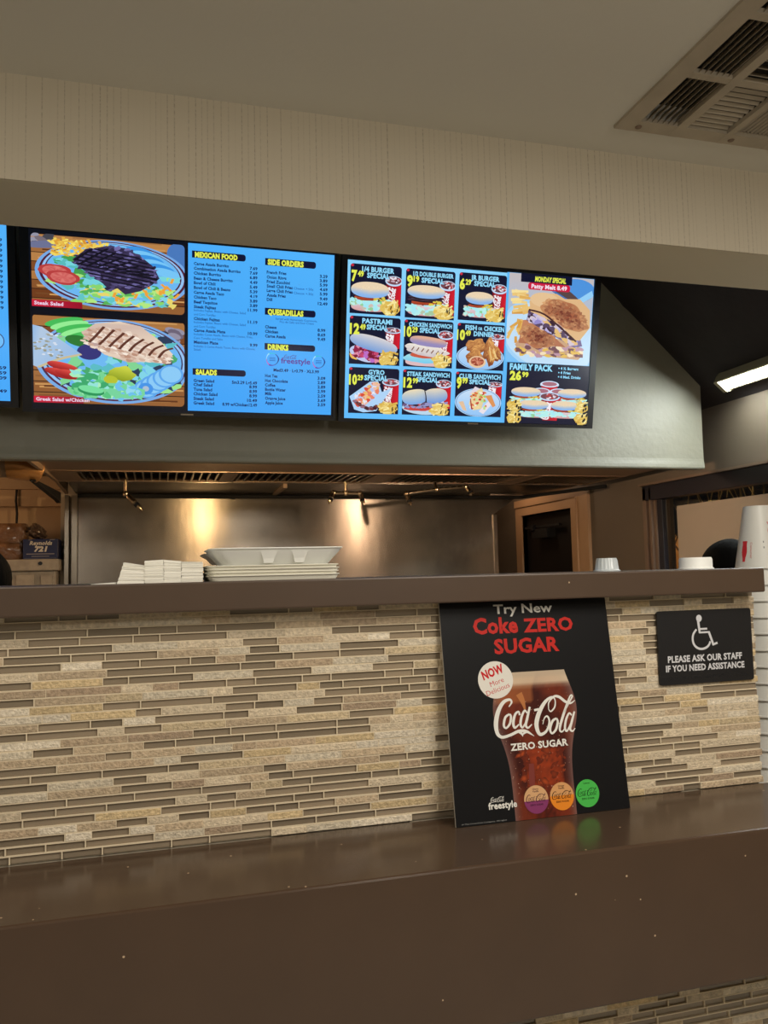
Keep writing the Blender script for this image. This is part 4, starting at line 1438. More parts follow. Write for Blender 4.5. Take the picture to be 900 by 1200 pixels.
sg = thing('wall_sign', 'black assistance sign with a white wheelchair symbol on the mosaic wall', 'sign', (1.010, 1.4985, Z(-.2515)))
b = MB()
outl = []
for cx, cz, a in ((.006, .006, 180), (.2284, .006, 270), (.2284, .1484, 0), (.006, .1484, 90)):
    for k in range(6):
        t = R(a + k * 18)
        outl.append((cx + .006 * cos(t), cz + .006 * sin(t)))
b.prism(outl, -.0045, 0)
b.build('plate', M['sign'], sg)
p = Print(1e-6)
K = (206, 206, 210)
p.blob(102.2, 136.5, 7.0, 7.6, K, n=28)
p.stroke([(100.0, 131, 6.0), (101.0, 120, 5.4), (102.4, 106, 5.0)], K)
for a_ in ([(101, 104.6), (101, 108.4), (127.2, 108.4), (127.2, 104.6)], [(102.5, 111.8), (102.5, 115.8), (121.5, 115.8), (121.5, 111.8)], [(122.6, 106), (127.4, 108.4), (137.6, 79.6), (132.8, 77.6)], [(133.2, 77.2), (133.4, 81.6), (144.6, 85.2), (146.2, 80.8)]):
    p.poly(a_, K)
p.stroke([(94.6, 113.4, 4.4), (87.0, 104.5, 4.6), (84.2, 94, 4.8), (86.6, 82.4, 4.8), (94.6, 74.4, 4.8), (105.4, 71.6, 4.8), (116.6, 73.9, 4.8), (124.0, 79.6, 4.6), (127.6, 86.6, 4.4)], K, 6)
p.text('PLEASE ASK OUR STAFF', 21.2, 46.6, 184.6, 12.8, K, .035)
p.text('IF YOU NEED ASSISTANCE', 15.4, 27.6, 195.4, 12.4, K, .035)
p.build('white_symbol_and_lettering', M['print'], sg, (0, -.0050, 0))
rnd = random.Random(6)
b = MB()
for wd, (x0, n) in enumerate(((9, 6), (33, 3), (58, 3), (79, 5), (114, 3), (132, 2), (145, 4), (172, 10))):
    for j in range(n):
        for cx in (0, 2.2):
            for cz in (0, 2.2, 4.4):
                if rnd.random() < .52:
                    X, Zz = (x0 + j * 4.7 + cx) / 1000, (11.2 + cz) / 1000
                    b.lathe([(.0009, 0), (.0006, .0006), (0.0001, .0008)], 0, 0, 7)
                    for q in range(len(b.v) - 21, len(b.v)):
                        v = b.v[q]
                        b.v[q] = (X + v[0], -.0045 - v[2], Zz + v[1])
b.build('braille_dots', M['sign'], sg)

# ------------------------------------------------------------------ ceiling vent and strip light
vt = thing('ceiling_vent', 'square four-way ceiling vent with dark slots near the papered bulkhead', 'vent', (1.0, .95, Z(1.0)))
cols = [(.043, .140), (.163, .272), (.289, .398), (.421, .518)]
rows_ = [(.401, .566), (.220, .383), (.039, .201)]
b = MB()
ex = [0] + [v for c in cols for v in c] + [.561]
ey = [0] + [v for r in reversed(rows_) for v in r] + [.605]
for i in range(0, len(ex), 2):
    b.box(ex[i], ex[i + 1], 0, .605, -.007, .004)
for i in range(0, len(ey), 2):
    b.box(.043, .518, ey[i], ey[i + 1], -.0065, .004)
b.build('frame', M['vent'], vt)
b = MB(); b.box(.03, .53, .03, .58, .05, .056)
b.build('duct_back', M['matte_black'], vt)
def louvre(c, r, along, light):
    b = MB()
    x0, x1 = c; y0, y1 = r
    n = 7 if not light else 10
    if along == 'y':
        wv = Vector((.55, 0, .835)) if not light else Vector((-.80, 0, .60))
        for k in range(n):
            x = x0 + (x1 - x0) * (k + .5) / n
            w = wv * (.011 if not light else (x1 - x0) / n * .26)
            q = [Vector((x, y0 + .002, .003)), Vector((x, y1 - .002, .003))]
            o = Vector((0, 0, .0012))
            vs = [q[0] - w, q[1] - w, q[1] + w, q[0] + w]
            b.add(vs + [v + o for v in vs], [(0, 1, 2, 3), (7, 6, 5, 4), (0, 4, 5, 1), (1, 5, 6, 2), (2, 6, 7, 3), (3, 7, 4, 0)])
    else:
        wv = Vector((0, .62, .785)) if not light else Vector((0, -.80, .60))
        for k in range(n):
            y = y0 + (y1 - y0) * (k + .5) / n
            w = wv * (.011 if not light else (y1 - y0) / n * .25)
            q = [Vector((x0 + .002, y, .003)), Vector((x1 - .002, y, .003))]
            o = Vector((0, 0, .0012))
            vs = [q[0] - w, q[1] - w, q[1] + w, q[0] + w]
            b.add(vs + [v + o for v in vs], [(0, 1, 2, 3), (7, 6, 5, 4), (0, 4, 5, 1), (1, 5, 6, 2), (2, 6, 7, 3), (3, 7, 4, 0)])
    b.build('louvre', M['vent'], vt)
for ci, c in enumerate(cols):
    for ri, r in enumerate(rows_):
        louvre(c, r, 'y' if (ci in (0, 3) or (ci == 2 and ri == 0)) else 'x', (ci, ri) in ((1, 0), (2, 0), (3, 0), (3, 1)))
for x, y in ((.052, .587), (.300, .587)):
    b = MB(); b.lathe([(.0001, -.0095), (.006, -.009), (.008, -.007)], x, y, 12)
    b.build('screw', M['bronze_light'], vt)

def slope(x, y, n, off=0):
    """a point on the sloping ceiling, moved n along its inward normal and off down the slope"""
    return Vector((x, y, Z(.726 + (2.47 - x) * .9216))) + Vector((-.677, 0, -.736)) * n + Vector((.736, 0, -.677)) * off
fl = thing('strip_light', 'white glowing strip light on the dark sloping ceiling', 'light', tuple(slope(2.385, 2.93, 0)))
o_ = slope(2.385, 2.93, 0)
d_, n_ = Vector((.736, 0, -.677)), Vector((-.677, 0, -.736))
def section(pts, y0, y1):
    return [[tuple(d_ * a + n_ * c + Vector((0, y, 0))) for a, c in pts] for y in (y0, y1)]
b = MB(); b.loft(section([(-.034, .002), (.050, .002), (.050, .020), (.038, .034), (-.016, .034), (-.034, .020)], 0, -1.2))
b.loft(section([(-.036, .0), (-.031, .0), (-.029, .058), (-.034, .058)], 0, -1.2))  # side lip added to keep the diffuser's light off the upper fascia
b.build('housing', M['lamp_body'], fl)
b = MB()
half = [(-.010 + .042 * k / 10, .034 + .016 * sin(pi * k / 10)) for k in range(11)]
b.loft(section([(a, c) for a, c in half], -.012, -1.19))
b.build('diffuser', M['tube'], fl, smooth=True)
b = MB(); b.loft(section([(-.037, .0), (.053, .0), (.053, .022), (.036, .050), (-.030, .054), (-.037, .02)], .014, -.008))
b.build('end_cap', M['lamp_body'], fl)

# ------------------------------------------------------------------ cooking hood and the steel wall behind it
hd = thing('exhaust_hood', 'long steel exhaust hood with four slotted filters behind the plaster fascia', 'hood', (0, 3.15, Z(.47)))
FX = [(-.36, .300), (.345, 1.030), (1.125, 1.800), (1.880, 2.345)]
b = MB()
b.box(-.46, 2.366, .0, .555, 0, .012)
b.box(-.46, 2.366, .94, .97, -.004, .012)
xs = [-.46] + [v for f in FX for v in f] + [2.366]
for i in range(0, len(xs), 2):
    b.box(xs[i], xs[i + 1], .555, .94, -.002, .012)
b.box(-.46, 2.366, 0, 1.40, .10, .115)
b.build('pan', M['hood_steel'], hd)
b = MB()
b.prism([(.955, -.006), (1.385, -.020), (1.385, -.010), (.955, .010)], -.42, 2.30, axis='x')
b.build('rear_panel', M['steel'], hd)
b = MB(); b.prism([(.0, -.03), (.94, -.006), (1.40, -.022), (1.40, .115), (0, .115)], -.475, -.46, axis='x')
b.build('end_panel', M['hood_steel'], hd)
b = MB(); b.box(.62, .64, .97, 1.38, -.028, -.004)
b.build('seam_strip', M['hood_steel'], hd)
for i, (fx0, fx1) in enumerate(FX):
    b = MB()
    b.box(fx0, fx1, .555, .567, -.004, .010); b.box(fx0, fx1, .925, .94, -.004, .010)
    b.box(fx0, fx0 + .012, .567, .925, -.004, .010); b.box(fx1 - .012, fx1, .567, .925, -.004, .010)
    f = b.build('filter', M['hood_steel'], hd)
    b = MB(); b.box(fx0 + .012, fx1 - .012, .567, .925, .030, .034)
    b.build('filter_back', M['matte_black'], f)
    b = MB()
    n = int((fx1 - fx0 - .024) / .036)
    for k in range(n):
        x = fx0 + .012 + (fx1 - fx0 - .024) * (k + .5) / n
        b.box(x - .0035, x + .0035, .567, .925, -.001, .012)
    b.build('slat', M['steel_plain'], f)

b = MB()
b.prism([(-.41, Z(-.62)), (1.974, Z(-.62)), (1.967, Z(.332)), (2.122, Z(.436)), (-.41, Z(.438))], 4.548, 4.565)
bs = tag(b.build('steel_backsplash', M['steel']), 'wide brushed steel sheet behind the foam containers with two warm glints', 'wall panel')
b = MB(); b.box(1.962, 1.985, 4.535, 4.57, Z(-.62), Z(.330))
b.build('edge_strip', M['steel_plain'], bs)
b = MB(); b.box(-.472, -.452, 4.50, 4.57, Z(-.62), Z(.440)); b.box(-.440, -.412, 4.52, 4.57, Z(-.62), Z(.440))
b.build('corner_post', M['steel_plain'], bs)
b = MB(); b.tube([(-.41, 4.515, Z(.438)), (2.10, 4.515, Z(.434)), (2.14, 4.50, Z(.434)), (2.43, 4.02, Z(.452))], .0105, 8)
pc = tag(b.build('conduit', M['matte_black'], smooth=True), 'thin black conduit running along the top of the steel sheet', 'conduit')
for x in (.4, 1.3, 2.05):
    b = MB(); b.box(x - .012, x + .012, 4.50, 4.548, Z(.423), Z(.426)); b.build('clip', M['matte_black'], pc)


def spray(label, pipes, tips, collars, post):
    t = thing('fire_nozzle', label, 'nozzle', (post[0], post[1], Z(post[2])), 'fire suppression nozzles under the hood')
    o = Vector((post[0], post[1], Z(post[2])))
    def L(p):
        return tuple(Vector((p[0], p[1], Z(p[2]))) - o)
    for pp in pipes:
        b = MB(); b.tube([L(q) for q in pp], .0085, 10); b.build('pipe', M['chrome'], t, smooth=True)
    for a, c in tips:
        a, c = Vector(L(a)), Vector(L(c))
        b = MB()
        b.tube([a + (c - a) * k for k in (0, .12, .18, .5, .55, .62, .8, .86, 1)], [.010, .010, .014, .014, .009, .009, .012, .009, .006], 12)
        nz_ = b.build('nozzle_tip', M['chrome'], t, smooth=True)
        b = MB(); b.tube([a + (c - a) * .58, a + (c - a) * .72], .0135, 12); b.build('collar', M['black'], nz_)
    for c in collars:
        b = MB()
        b.lathe([(.001, -.013), (.011, -.013), (.0135, -.008), (.0135, .008), (.011, .013), (.001, .013)], 0, 0, 14)
        f = b.build('fitting', M['chrome'], t, smooth=True, loc=L(c))
    return t
Yn = 4.05
spray('single angled spray nozzle hanging over the paper stacks, below the first filter', [[(-.152, Yn, .4675), (-.150, Yn, .400)]], [((-.150, Yn, .402), (-.072, Yn - .02, .318))], [(-.150, Yn, .402)], (-.152, Yn, .4675))
spray('double spray nozzle on a short tee above the brightest glint of the steel sheet', [[(.933, Yn, .4675), (.933, Yn, .412)], [(.868, Yn, .410), (1.008, Yn, .408)]],
      [((.866, Yn, .412), (.838, Yn - .03, .352)), ((1.010, Yn, .410), (1.022, Yn - .02, .348))], [(.933, Yn, .410), (.868, Yn, .410), (1.008, Yn, .408)], (.933, Yn, .4675))
spray('long slanted spray pipe with a nozzle at each end, nearest the black door', [[(1.262, Yn, .408), (1.430, Yn, .432), (1.600, Yn, .446)], [(1.430, Yn + .02, .4675), (1.430, Yn, .432)]],
      [((1.262, Yn, .408), (1.278, Yn - .02, .342)), ((1.600, Yn, .446), (1.622, Yn - .02, .396))], [(1.262, Yn, .408), (1.430, Yn, .432), (1.600, Yn, .446)], (1.430, Yn + .02, .4675))

# ------------------------------------------------------------------ pantry corner at the far left
b = MB()
b.tube([(-1.9, 3.6, Z(.475)), (-.72, 3.6, Z(.475)), (-.60, 3.6, Z(.475))], .052, 24)
dt = tag(b.build('metal_duct', M['hood_steel'], smooth=True), 'round brown metal duct entering the hood above the bread bags', 'duct')
b = MB()
b.tube([(-.60, 3.6, Z(.475)), (-.575, 3.6, Z(.476)), (-.535, 3.61, Z(.466)), (-.50, 3.62, Z(.458)), (-.486, 3.63, Z(.455))], [.056, .060, .054, .048, .050], 24)
b.build('elbow', M['flare_gold'], dt, smooth=True)
b = MB()
b.tube([(-.762, 3.6, Z(.475)), (-.738, 3.6, Z(.475))], .055, 24)
b.build('seam_band', M['steel_plain'], dt, smooth=True)
b = MB(); b.prism([(3.58, Z(.414)), (4.50, Z(.452)), (4.50, Z(.396)), (4.40, Z(.402)), (3.58, Z(.408))], -.512, -.490, axis='x')
tag(b.build('wall_bracket', M['matte_black']), 'black wedge bracket running back beside the steel corner post', 'bracket')
b = MB(); b.tube([(-.738, 4.725, Z(.50)), (-.742, 4.722, Z(.43)), (-.736, 4.725, Z(.36)), (-.738, 4.72, Z(.26)), (-.735, 4.70, Z(.12))], .006, 8)
tag(b.build('hanging_cable', M['matte_black'], smooth=True), 'thin dark cable hanging down the tan wall behind the bread bags', 'cable')

cb = thing('equipment_cabinet', 'scuffed white metal cabinet under the bread bags and blue box', 'cabinet', (-.66, 4.55, 0))
b = MB(); b.box(-.30, .155, -.12, .12, 0, Z(.045)); b.build('body', mat('scuffed_white_metal', (170, 158, 142), 0.55, vary=(22, .18)), cb, bevel=.004)
wm = bpy.data.materials['scuffed_white_metal']
b = MB(); b.box(-.32, .172, -.145, .13, Z(.045), Z(.104)); tp = b.build('top_ledge', wm, cb, bevel=.006)
b = MB(); b.tube([(.085, -.146, Z(.082)), (.085, -.152, Z(.082))], .010, 12); b.build('knob', M['black'], tp)
b = MB(); b.box(-.03, .055, -.135, -.12, Z(-.3), Z(.025)); b.build('front_panel', wm, cb, bevel=.003)
b = MB(); b.box(.085, .14, -.132, -.12, Z(-.3), Z(.020)); b.build('front_panel', wm, cb, bevel=.003)
b = MB(); b.box(-.145, -.05, -.1215, -.12, Z(-.035), Z(-.012)); b.build('slot', M['matte_black'], cb)

M['bag'] = mat('clear_wrap', (112, 80, 54), 0.16, coat=0.6, bump=(30, 1.0, (1, 1, 1)), vary=(20, .3))
def pillow(name, label, x, y, z, w, d, h, seed):
    rnd = random.Random(seed)
    rings = []
    n = 22
    for j in range(9):
        v = j / 8
        k = .86 + .14 * sin(pi * (.10 + .80 * v)) ** .5
        ring = []
        for i in range(n):
            a = 2 * pi * i / n
            c_, s_ = cos(a), sin(a)
            q = 1 + .03 * sin(4 * a + seed + j) + .02 * rnd.uniform(-1, 1)
            ring.append((math.copysign(abs(c_) ** .25, c_) * w / 2 * k * q, math.copysign(abs(s_) ** .25, s_) * d / 2 * k * q, h * v))
        rings.append(ring)
    b = MB(); b.loft(rings)
    o = b.build(name, M['bag'], smooth=True, loc=(x, y, z))
    return tag(o, label, 'bread', 'bread bags on the cabinet')
pillow('bread_bag', 'upper wrapped loaf of the two stacked bread bags', -.765, 4.53, Z(.189), .23, .17, .100, 1)
pillow('bread_bag', 'lower wrapped loaf of the two stacked bread bags, on the white cabinet', -.772, 4.53, Z(.105), .22, .17, .084, 2)
bx = thing('foil_box', 'blue foil sheet box with white lettering on the white cabinet', 'box', (-.660, 4.425, Z(.1045)))
M['blue_box'] = mat('navy_card', (22, 30, 74), 0.45)
b = MB(); b.box(0, .164, 0, .20, 0, .102); b.build('carton', M['blue_box'], bx, bevel=.0015)
p = Print()
Kw = (214, 204, 190)
p.text('Reynolds', 30, 72, 108, 19, Kw, .03, .25); p.text('721', 52, 39, 64, 24, Kw, .06, .2)
p.rect(16, 24, 148, 28, (150, 140, 140)); p.rect(40, 12, 124, 16, (130, 124, 130)); p.rect(6, 3, 158, 4.6, (110, 110, 130)); p.rect(24, 96, 42, 99, (120, 116, 124)); p.rect(126, 97, 150, 100, (140, 134, 134))
p.build('white_lettering', M['print'], bx, (0, -.0006, 0))
bk = thing('dark_carton', 'narrow dark carton standing between the blue box and the steel post', 'box', (-.505, 4.62, Z(.1045)))
b = MB(); b.box(.008, .050, -.04, .05, 0, .100); b.build('carton', M['black'], bk, bevel=.0015)
p = Print(); p.rect(12, 72, 20, 86, Kw); p.rect(23, 72, 29, 86, Kw); p.rect(14, 46, 28, 52, Kw); p.rect(14, 38, 26, 43, Kw)
p.build('white_marks', M['print'], bk, (0, -.0406, 0))
# crumpled bag top lying on the box
rnd = random.Random(4)
bm = bmesh.new()
bmesh.ops.create_icosphere(bm, subdivisions=3, radius=1)
for v in bm.verts:
    k = 1 + rnd.uniform(-.22, .22)
    x, y, z = v.co
    taper = 1 - .42 * (z * .5 + .5)
    v.co = Vector((x * .052 * k * taper - .012 * z, y * .055 * k, (z * .5 + .5) * .088))
me = bpy.data.meshes.new('crumpled_bag'); bm.to_mesh(me); bm.free()
me.materials.append(mat('dark_clear_film', (92, 74, 62), 0.12, coat=0.8, bump=(30, .6)))
ob = bpy.data.objects.new('crumpled_bag', me); COL.objects.link(ob); ob.location = (-.605, 4.51, Z(.2068))
tag(ob, 'crumpled shiny plastic bag lying on the blue foil box', 'bag')

# ------------------------------------------------------------------ on the ledge
LT = Z(-.0105)
def rr(w, d, r, z, n=6, cx=0, cy=0):
    pts = []
    for x, y, a in ((w / 2 - r, -d / 2 + r, 270), (w / 2 - r, d / 2 - r, 0), (-w / 2 + r, d / 2 - r, 90), (-w / 2 + r, -d / 2 + r, 180)):
        for k in range(n):
            t = R(a + 90 * k / (n - 1))
            pts.append((cx + x + r * cos(t), cy + y + r * sin(t), z))
    return pts
def tray_mesh(w, d, h, flare, t=.002, lip=.006):
    b = MB()
    b.loft([rr(w - 2 * flare, d - 2 * flare, .02, 0), rr(w - .3 * flare, d - .3 * flare, .024, h * .8), rr(w, d, .026, h), rr(w + lip, d + lip, .028, h + .0008), rr(w + lip, d + lip, .028, h + .0025), rr(w - t, d - t, .025, h + .0022),
            rr(w - .3 * flare - 2 * t, d - .3 * flare - 2 * t, .022, h * .8), rr(w - 2 * flare - 2 * t, d - 2 * flare - 2 * t, .018, t)])
    return b
tc = (.2085, 1.605)
rnd = random.Random(17)
names = ('bottom tray of the flat foam stack on the stone ledge', 'second tray up in the flat foam stack on the stone ledge', 'third tray up in the flat foam stack on the stone ledge', 'top tray of the flat foam stack, right under the open container')
for k in range(4):
    b = tray_mesh(.246, .206, .0078, .004)
    o = b.build('foam_tray', M['foam2'], smooth=True, loc=(tc[0] + rnd.uniform(-.002, .003), tc[1] + rnd.uniform(-.002, .002), LT + k * .0060))
    o.rotation_euler = (0, 0, rnd.uniform(-.012, .012))
    tag(o, names[k], 'tray', 'foam trays stacked flat on the ledge')
cs = thing('clamshell_container', 'open white foam clamshell container on top of the flat foam stack', 'container', (.2155, 1.60, LT + .0278))
b = tray_mesh(.246, .206, .0300, .024)
b.build('base', M['foam'], cs, smooth=True)
for x in (-.018, .040):
    b = MB()
    def yw(z):
        return -.103 +   .024 * (1 - z / .0300) * .96
    b.loft([[(x - .0165, yw(.027) - .001, .0275), (x + .0165, yw(.027) - .001, .0275), (x + .0165, yw(.027) + .004, .0275), (x - .0165, yw(.027) + .004, .0275)],
            [(x - .0105, yw(.012) - .0045, .0125), (x + .0105, yw(.012) - .0045, .0125), (x + .0105, yw(.012) + .003, .0125), (x - .0105, yw(.012) + .003, .0125)],
            [(x - .0085, yw(.004) - .0072, .0040), (x + .0085, yw(.004) - .0072, .0040), (x + .0085, yw(.004) + .003, .0040), (x - .0085, yw(.004) + .003, .0040)]])
    b.build('locking_tab', M['foam'], cs)
b = MB()
b.loft([rr(.20, .16, .02, .0060, cy=.20), rr(.225, .19, .022, .020, cy=.20), rr(.246, .206, .024, .026, cy=.207), rr(.25, .21, .026, .0285, cy=.207), rr(.225, .19, .022, .0282, cy=.20), rr(.10, .06, .015, .0385, cy=.16, cx=-.03), rr(.08, .05, .012, .0385, cy=.16, cx=-.03)])
b.build('lid', M['foam'], cs, smooth=True)
b = MB(); b.box(-.10, .10, .1035, .108, .0262, .0288)
b.build('hinge', M['foam'], cs)

def sheets(label, x0, x1, y0, y1, h, n, tilt=0.0, wave=0.0, seed=0):
    rnd = random.Random(seed)
    rings = []
    for k in range(n):
        for zz, e in ((k, -.0004), (k + .78, .0), (k + .9, -.0012)):
            j = rnd.uniform(-.0006, .0006)
            z = h * zz / n
            lean_ = tilt * z
            ring = []
            for (x, y) in ((x0 - e + j, y0 - e + j), ((x0 + x1) / 2, y0 - e + j), (x1 + e * -1 + j, y0 - e + j), (x1 - e + j, y1), ((x0 + x1) / 2, y1), (x0 + j, y1)):
                u = (x - x0) / (x1 - x0)
                ring.append((x + lean_ - x0, y - y0, z + wave * z / h * (u - .5)))
            rings.append(ring)
    b = MB(); b.loft(rings)
    o = b.build('paper_stack', M['paperw'], loc=(x0, y0, LT))
    tag(o, label, 'paper stack', 'stacks of white paper on the ledge')
    return o
sheets('leaning, lowest stack of white paper at the outer end of the row on the ledge', -.070, -.024, 1.482, 1.66, .034, 6, .34, -.008, 1)
sheets('tallest stack of white paper, beside the leaning one', -.0235, .0085, 1.480, 1.66, .0405, 8, .0, .0015, 2)
sheets('middle stack of white paper between the tallest one and the one near the foam trays', .009, .0385, 1.480, 1.66, .0395, 8, .0, -.003, 3)
sheets('stack of white paper next to the flat foam trays', .039, .0765, 1.480, 1.66, .0365, 9, .0, -.001, 4)
b = MB(); b.loft([[(-.112, 1.478, LT), (-.072, 1.478, LT), (-.072, 1.62, LT), (-.112, 1.62, LT)], [(-.112, 1.478, LT + .0006), (-.072, 1.478, LT + .0025), (-.072, 1.62, LT + .0025), (-.112, 1.62, LT + .0006)]])
tag(b.build('paper_sheet', M['paperw']), 'single thin white sheet lying flat beside the leaning paper stack', 'paper')

M['portion'] = mat('translucent_plastic', (214, 222, 226), 0.25, trans=0.15)
def portion(name, label, x, y, rb, rt, h, ribs, m):
    n = 72
    rings = []
    for (r, z, rib) in ((rb, 0, 0), (rb, .0022, 0), (rb - .0022, .0026, 0), (rb - .0026 - (rb - rt) * .1, h * .16, 1), (rt + .002, h * .82, 1), (rt, h, 0), (rt * .8, h - .0012, 0), (rt * .1, h - .0012, 0)):
        rings.append([((r - (.0010 if rib and ribs and k % 4 < 2 else 0)) * cos(2 * pi * k / n), (r - (.0010 if rib and ribs and k % 4 < 2 else 0)) * sin(2 * pi * k / n), z) for k in range(n)])
    b = MB(); b.loft(rings)
    return tag(b.build(name, m, smooth=True, loc=(x, y, LT)), label, 'cup', 'small cups upside down on the ledge')
portion('portion_cup', 'small ribbed clear portion cup upside down in front of the tan door wall', .960, 1.60, .0295, .0215, .0290, True, M['portion'])
portion('portion_cup', 'wider plain white cup upside down in front of the beige board', 1.190, 1.60, .0395, .0345, .0265, False, M['foam'])

# ------------------------------------------------------------------ tall stack of nested cups behind the end of the mosaic wall
b = MB(); b.box(-1.5, 2.2, 1.63, 2.05, -.03, 0)
wc = tag(b.build('steel_worktop', M['steel_plain'], loc=(0, 0, Z(-.585)), bevel=.003), 'steel worktop behind the mosaic wall carrying the cup stack', 'worktop')
for x in (-1.45, .35, 2.15):
    for y in (1.67, 2.01):
        b = MB(); b.tube([(x, y, -.03), (x, y, -Z(-.585))], .018, 12); b.build('leg', M['steel_plain'], wc, smooth=True)
CX, CY, PITCH = 1.590, 1.862, .0437
def cup_parts(root):
    b = MB()
    n = 64
    Rb, Rt, h = .0625, .0345, .172
    b.lathe([(Rb, .003), (Rb - .0005, .010), (Rt, h), (Rt - .003, h), (Rt - .004, h - .006), (.0005, h - .006)], 0, 0, n)
    b.build('cup_wall', M['cup'], root, smooth=True)
    b = MB()
    b.lathe([(Rb - .001, .0), (Rb + .0016, .0006), (Rb + .0024, .003), (Rb + .0016, .0054), (Rb - .001, .006)], 0, 0, n)
    b.build('rolled_rim', M['cup'], root, smooth=True)
first = None
for k in range(14):
    z = Z(-.585) + .001 + k * PITCH
    if k == 0:
        first = thing('paper_cup', 'white cup nested upside down in the tall stack, only a narrow band of it showing', 'cup', (CX, CY, z), 'nested cups behind the end of the mosaic wall')
        cup_parts(first)
    else:
        c = dup(first, (CX, CY, z))
c['label'] = 'topmost white cup of the nested stack, with a red bottle printed on it'
p = Print(1e-6)
# bottle outline standing on its head, seen in millimetres round the cup wall
BR = (204, 34, 44)
def bottle(x, y):
    pr = [(0, 6), (2, 6.2), (6, 5.4), (12, 5.2), (20, 5.9), (30, 6.0), (38, 5.0), (45, 3.3), (52, 2.7), (56, 2.8)]
    q, fc = [], []
    for t, r in pr:
        q += [(x + r * 1.5 * (i / 4 - 1), y - t) for i in range(9)]
    for j in range(len(pr) - 1):
        fc += [(j * 9 + i, j * 9 + i + 1, j * 9 + i + 10, j * 9 + i + 9) for i in range(8)]
    p._add(q, fc, lin(BR))
p.text('Consumer', -35, 72, 44, 6.0, (196, 60, 66), .0, 0, -pi / 2)
script(p, 66, 8, 120, 44, BR, 1.1, 6, rot=pi / 2 * .98)
p.rect(3, 70, 6, 75, (120, 120, 120)); p.rect(3, 55, 6, 60, (120, 120, 120))
def wrap(ob):
    ang0 = math.atan2(-CY, -CX) + .16
    for v in ob.data.vertices:
        x, y, z = v.co
        f = max(0, min(1, (z - .01) / .162))
        r = .0620 + (.0345 - .0620) * f + .0004 - y
        a = ang0 + x / .062
        v.co = (r * cos(a), r * sin(a), z)
wrap(p.build('script_print', M['print'], c))
p = Print(1e-6)
bottle(-54, 76)
wrap(p.build('bottle_print', M['print'], c))


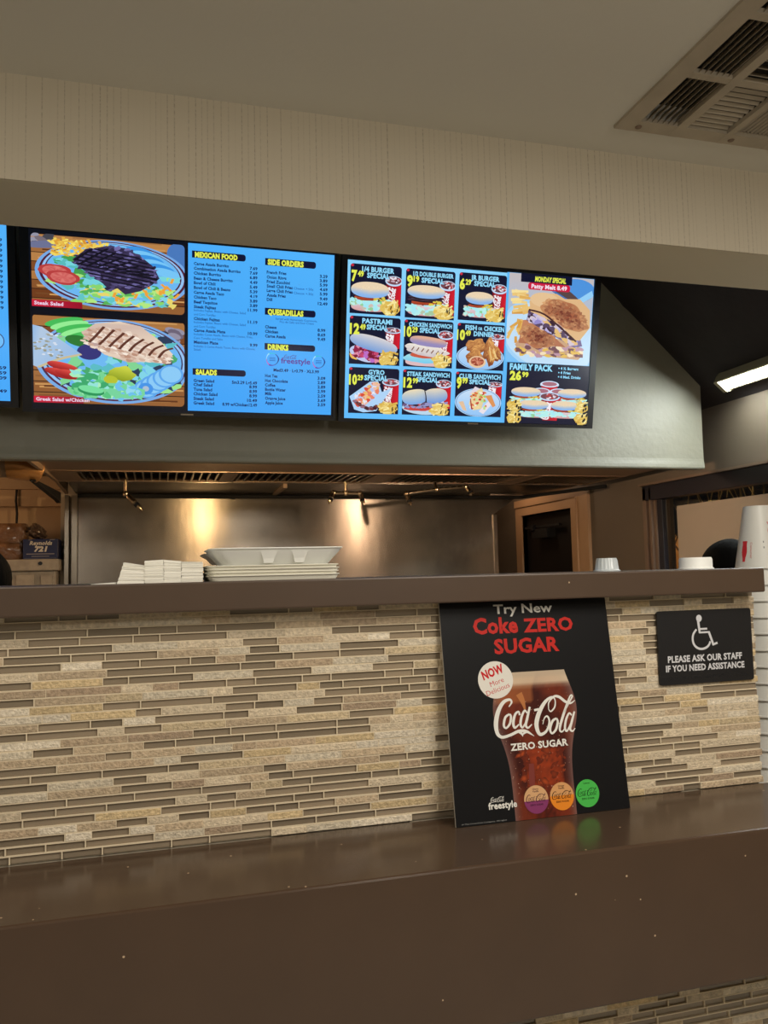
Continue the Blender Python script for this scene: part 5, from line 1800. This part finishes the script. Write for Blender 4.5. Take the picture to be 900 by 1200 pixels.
# ------------------------------------------------------------------ two workers, mostly hidden behind the counter
def worker(label, x, y, top, face, bow=0.0):
    s_ = top / 1.735
    nodes = [((0, 0, .95), (.16, .115), None), ((0, 0, 1.10), (.145, .10), 0), ((0, 0, 1.28), (.165, .11), 1), ((0, .005, 1.40), (.09, .07), 2), ((0, .0, 1.47), (.054, .054), 3),
             ((0, -.018, 1.54), (.066, .080), 4), ((0, -.012, 1.61), (.075, .092), 5), ((0, 0, 1.665), (.066, .080), 6)]
    def add(pos, r, par):
        nodes.append((pos, r if isinstance(r, tuple) else (r, r), par))
        return len(nodes) - 1
    add((0, -.108, 1.565), .012, 5)
    for sd in (-1, 1):
        add((sd * .082, .0, 1.585), (.010, .022), 6)
        a = add((sd * .17, .0, 1.385), .062, 3)
        e = add((sd * .225, -.01, 1.11), .045, a)
        w = add((sd * .20, -.20, 1.01), .030, e)
        h_ = add((sd * .195, -.26, 1.00), (.036, .018), w)
        for q in range(5):
            if q < 4:
                f1 = add((sd * (.165 + q * .019), -.305, .995), .009, h_)
                add((sd * (.165 + q * .019), -.345 + abs(q - 1.4) * .007, .975), .008, f1)
            else:
                f1 = add((sd * .150, -.262, .990), .010, h_)
                add((sd * .138, -.295, .978), .009, f1)
        hp = add((sd * .09, 0, .86), .098, 0)
        kn = add((sd * .10, -.01, .49), .066, hp)
        an = add((sd * .10, .02, .09), .046, kn)
        add((sd * .11, -.13, .045), (.044, .036), an)
    me = bpy.data.meshes.new('person')
    def bend(v):
        v = Vector(v)
        if v.z > 1.40 and bow:
            c = Vector((0, 0, 1.42))
            v = c + Matrix.Rotation(bow, 3, 'X') @ (v - c)
        return v * s_
    me.from_pydata([bend(n[0]) for n in nodes], [(i, n[2]) for i, n in enumerate(nodes) if n[2] is not None], [])
    ob = bpy.data.objects.new('person', me)
    COL.objects.link(ob)
    sk = ob.modifiers.new('skin', 'SKIN')
    for i, n in enumerate(nodes):
        me.skin_vertices[0].data[i].radius = (n[1][0] * s_, n[1][1] * s_)
    me.skin_vertices[0].data[0].use_root = True
    ss = ob.modifiers.new('smooth', 'SUBSURF')
    ss.levels = ss.render_levels = 2
    dg = bpy.context.evaluated_depsgraph_get()
    m2 = bpy.data.meshes.new_from_object(ob.evaluated_get(dg))
    bpy.data.objects.remove(ob)
    for m in ('skin', 'shirt', 'trousers', 'black'):
        m2.materials.append(M[m])
    for pl in m2.polygons:
        c = pl.center / s_
        pl.use_smooth = True
        pl.material_index = 3 if c.z < .10 else (2 if c.z < .93 and not (abs(c.x) > .15 and c.y < -.1) else (1 if c.z < 1.42 and not (c.y < -.06 and c.z < 1.06 and abs(c.x) > .13) else 0))
    o = bpy.data.objects.new('person', m2)
    COL.objects.link(o)
    o.location = (x, y, 0)
    o.rotation_euler = (0, 0, face)
    tag(o, label, 'person')
    # hair: a full cap down to the neck at the back, higher at the brow
    b = MB()
    n = 36
    rings = []
    for j in range(13):
        t = pi * .66 * j / 12 + .03
        ring = []
        for k in range(n):
            a = 2 * pi * k / n
            front = max(0, -sin(a))
            tt = t * (1 - .40 * front ** 1.5)
            q = 1 + .014 * sin(5 * a + 1) + .01 * sin(11 * a + j)
            ring.append(bend((.094 * sin(tt) * cos(a) * q, .110 * sin(tt) * sin(a) * q - .006, 1.632 + .102 * cos(tt))))
        rings.append([tuple(v) for v in ring])
    b.loft(rings)
    b.build('hair', M['hair'], o, smooth=True)
    for sd in (-1, 1):
        b = MB()
        rings = []
        for j in range(5):
            t = pi * (j + .5) / 5
            rings.append([tuple(bend((sd * .030 + .013 * sin(t) * cos(2 * pi * k / 10), -.088 + .008 * sin(t) * sin(2 * pi * k / 10), 1.600 + .007 * cos(t)))) for k in range(10)])
        b.loft(rings)
        b.build('eye', M['black'], o, smooth=True)
    return o
worker('person in front of the beige window board, only the crown of black hair showing', 1.925, 2.33, Z(.094), R(200), .25)
worker('person with dark hair by the bread shelf, only the edge of the head showing', -.475, 2.40, Z(.098), R(175), .1)
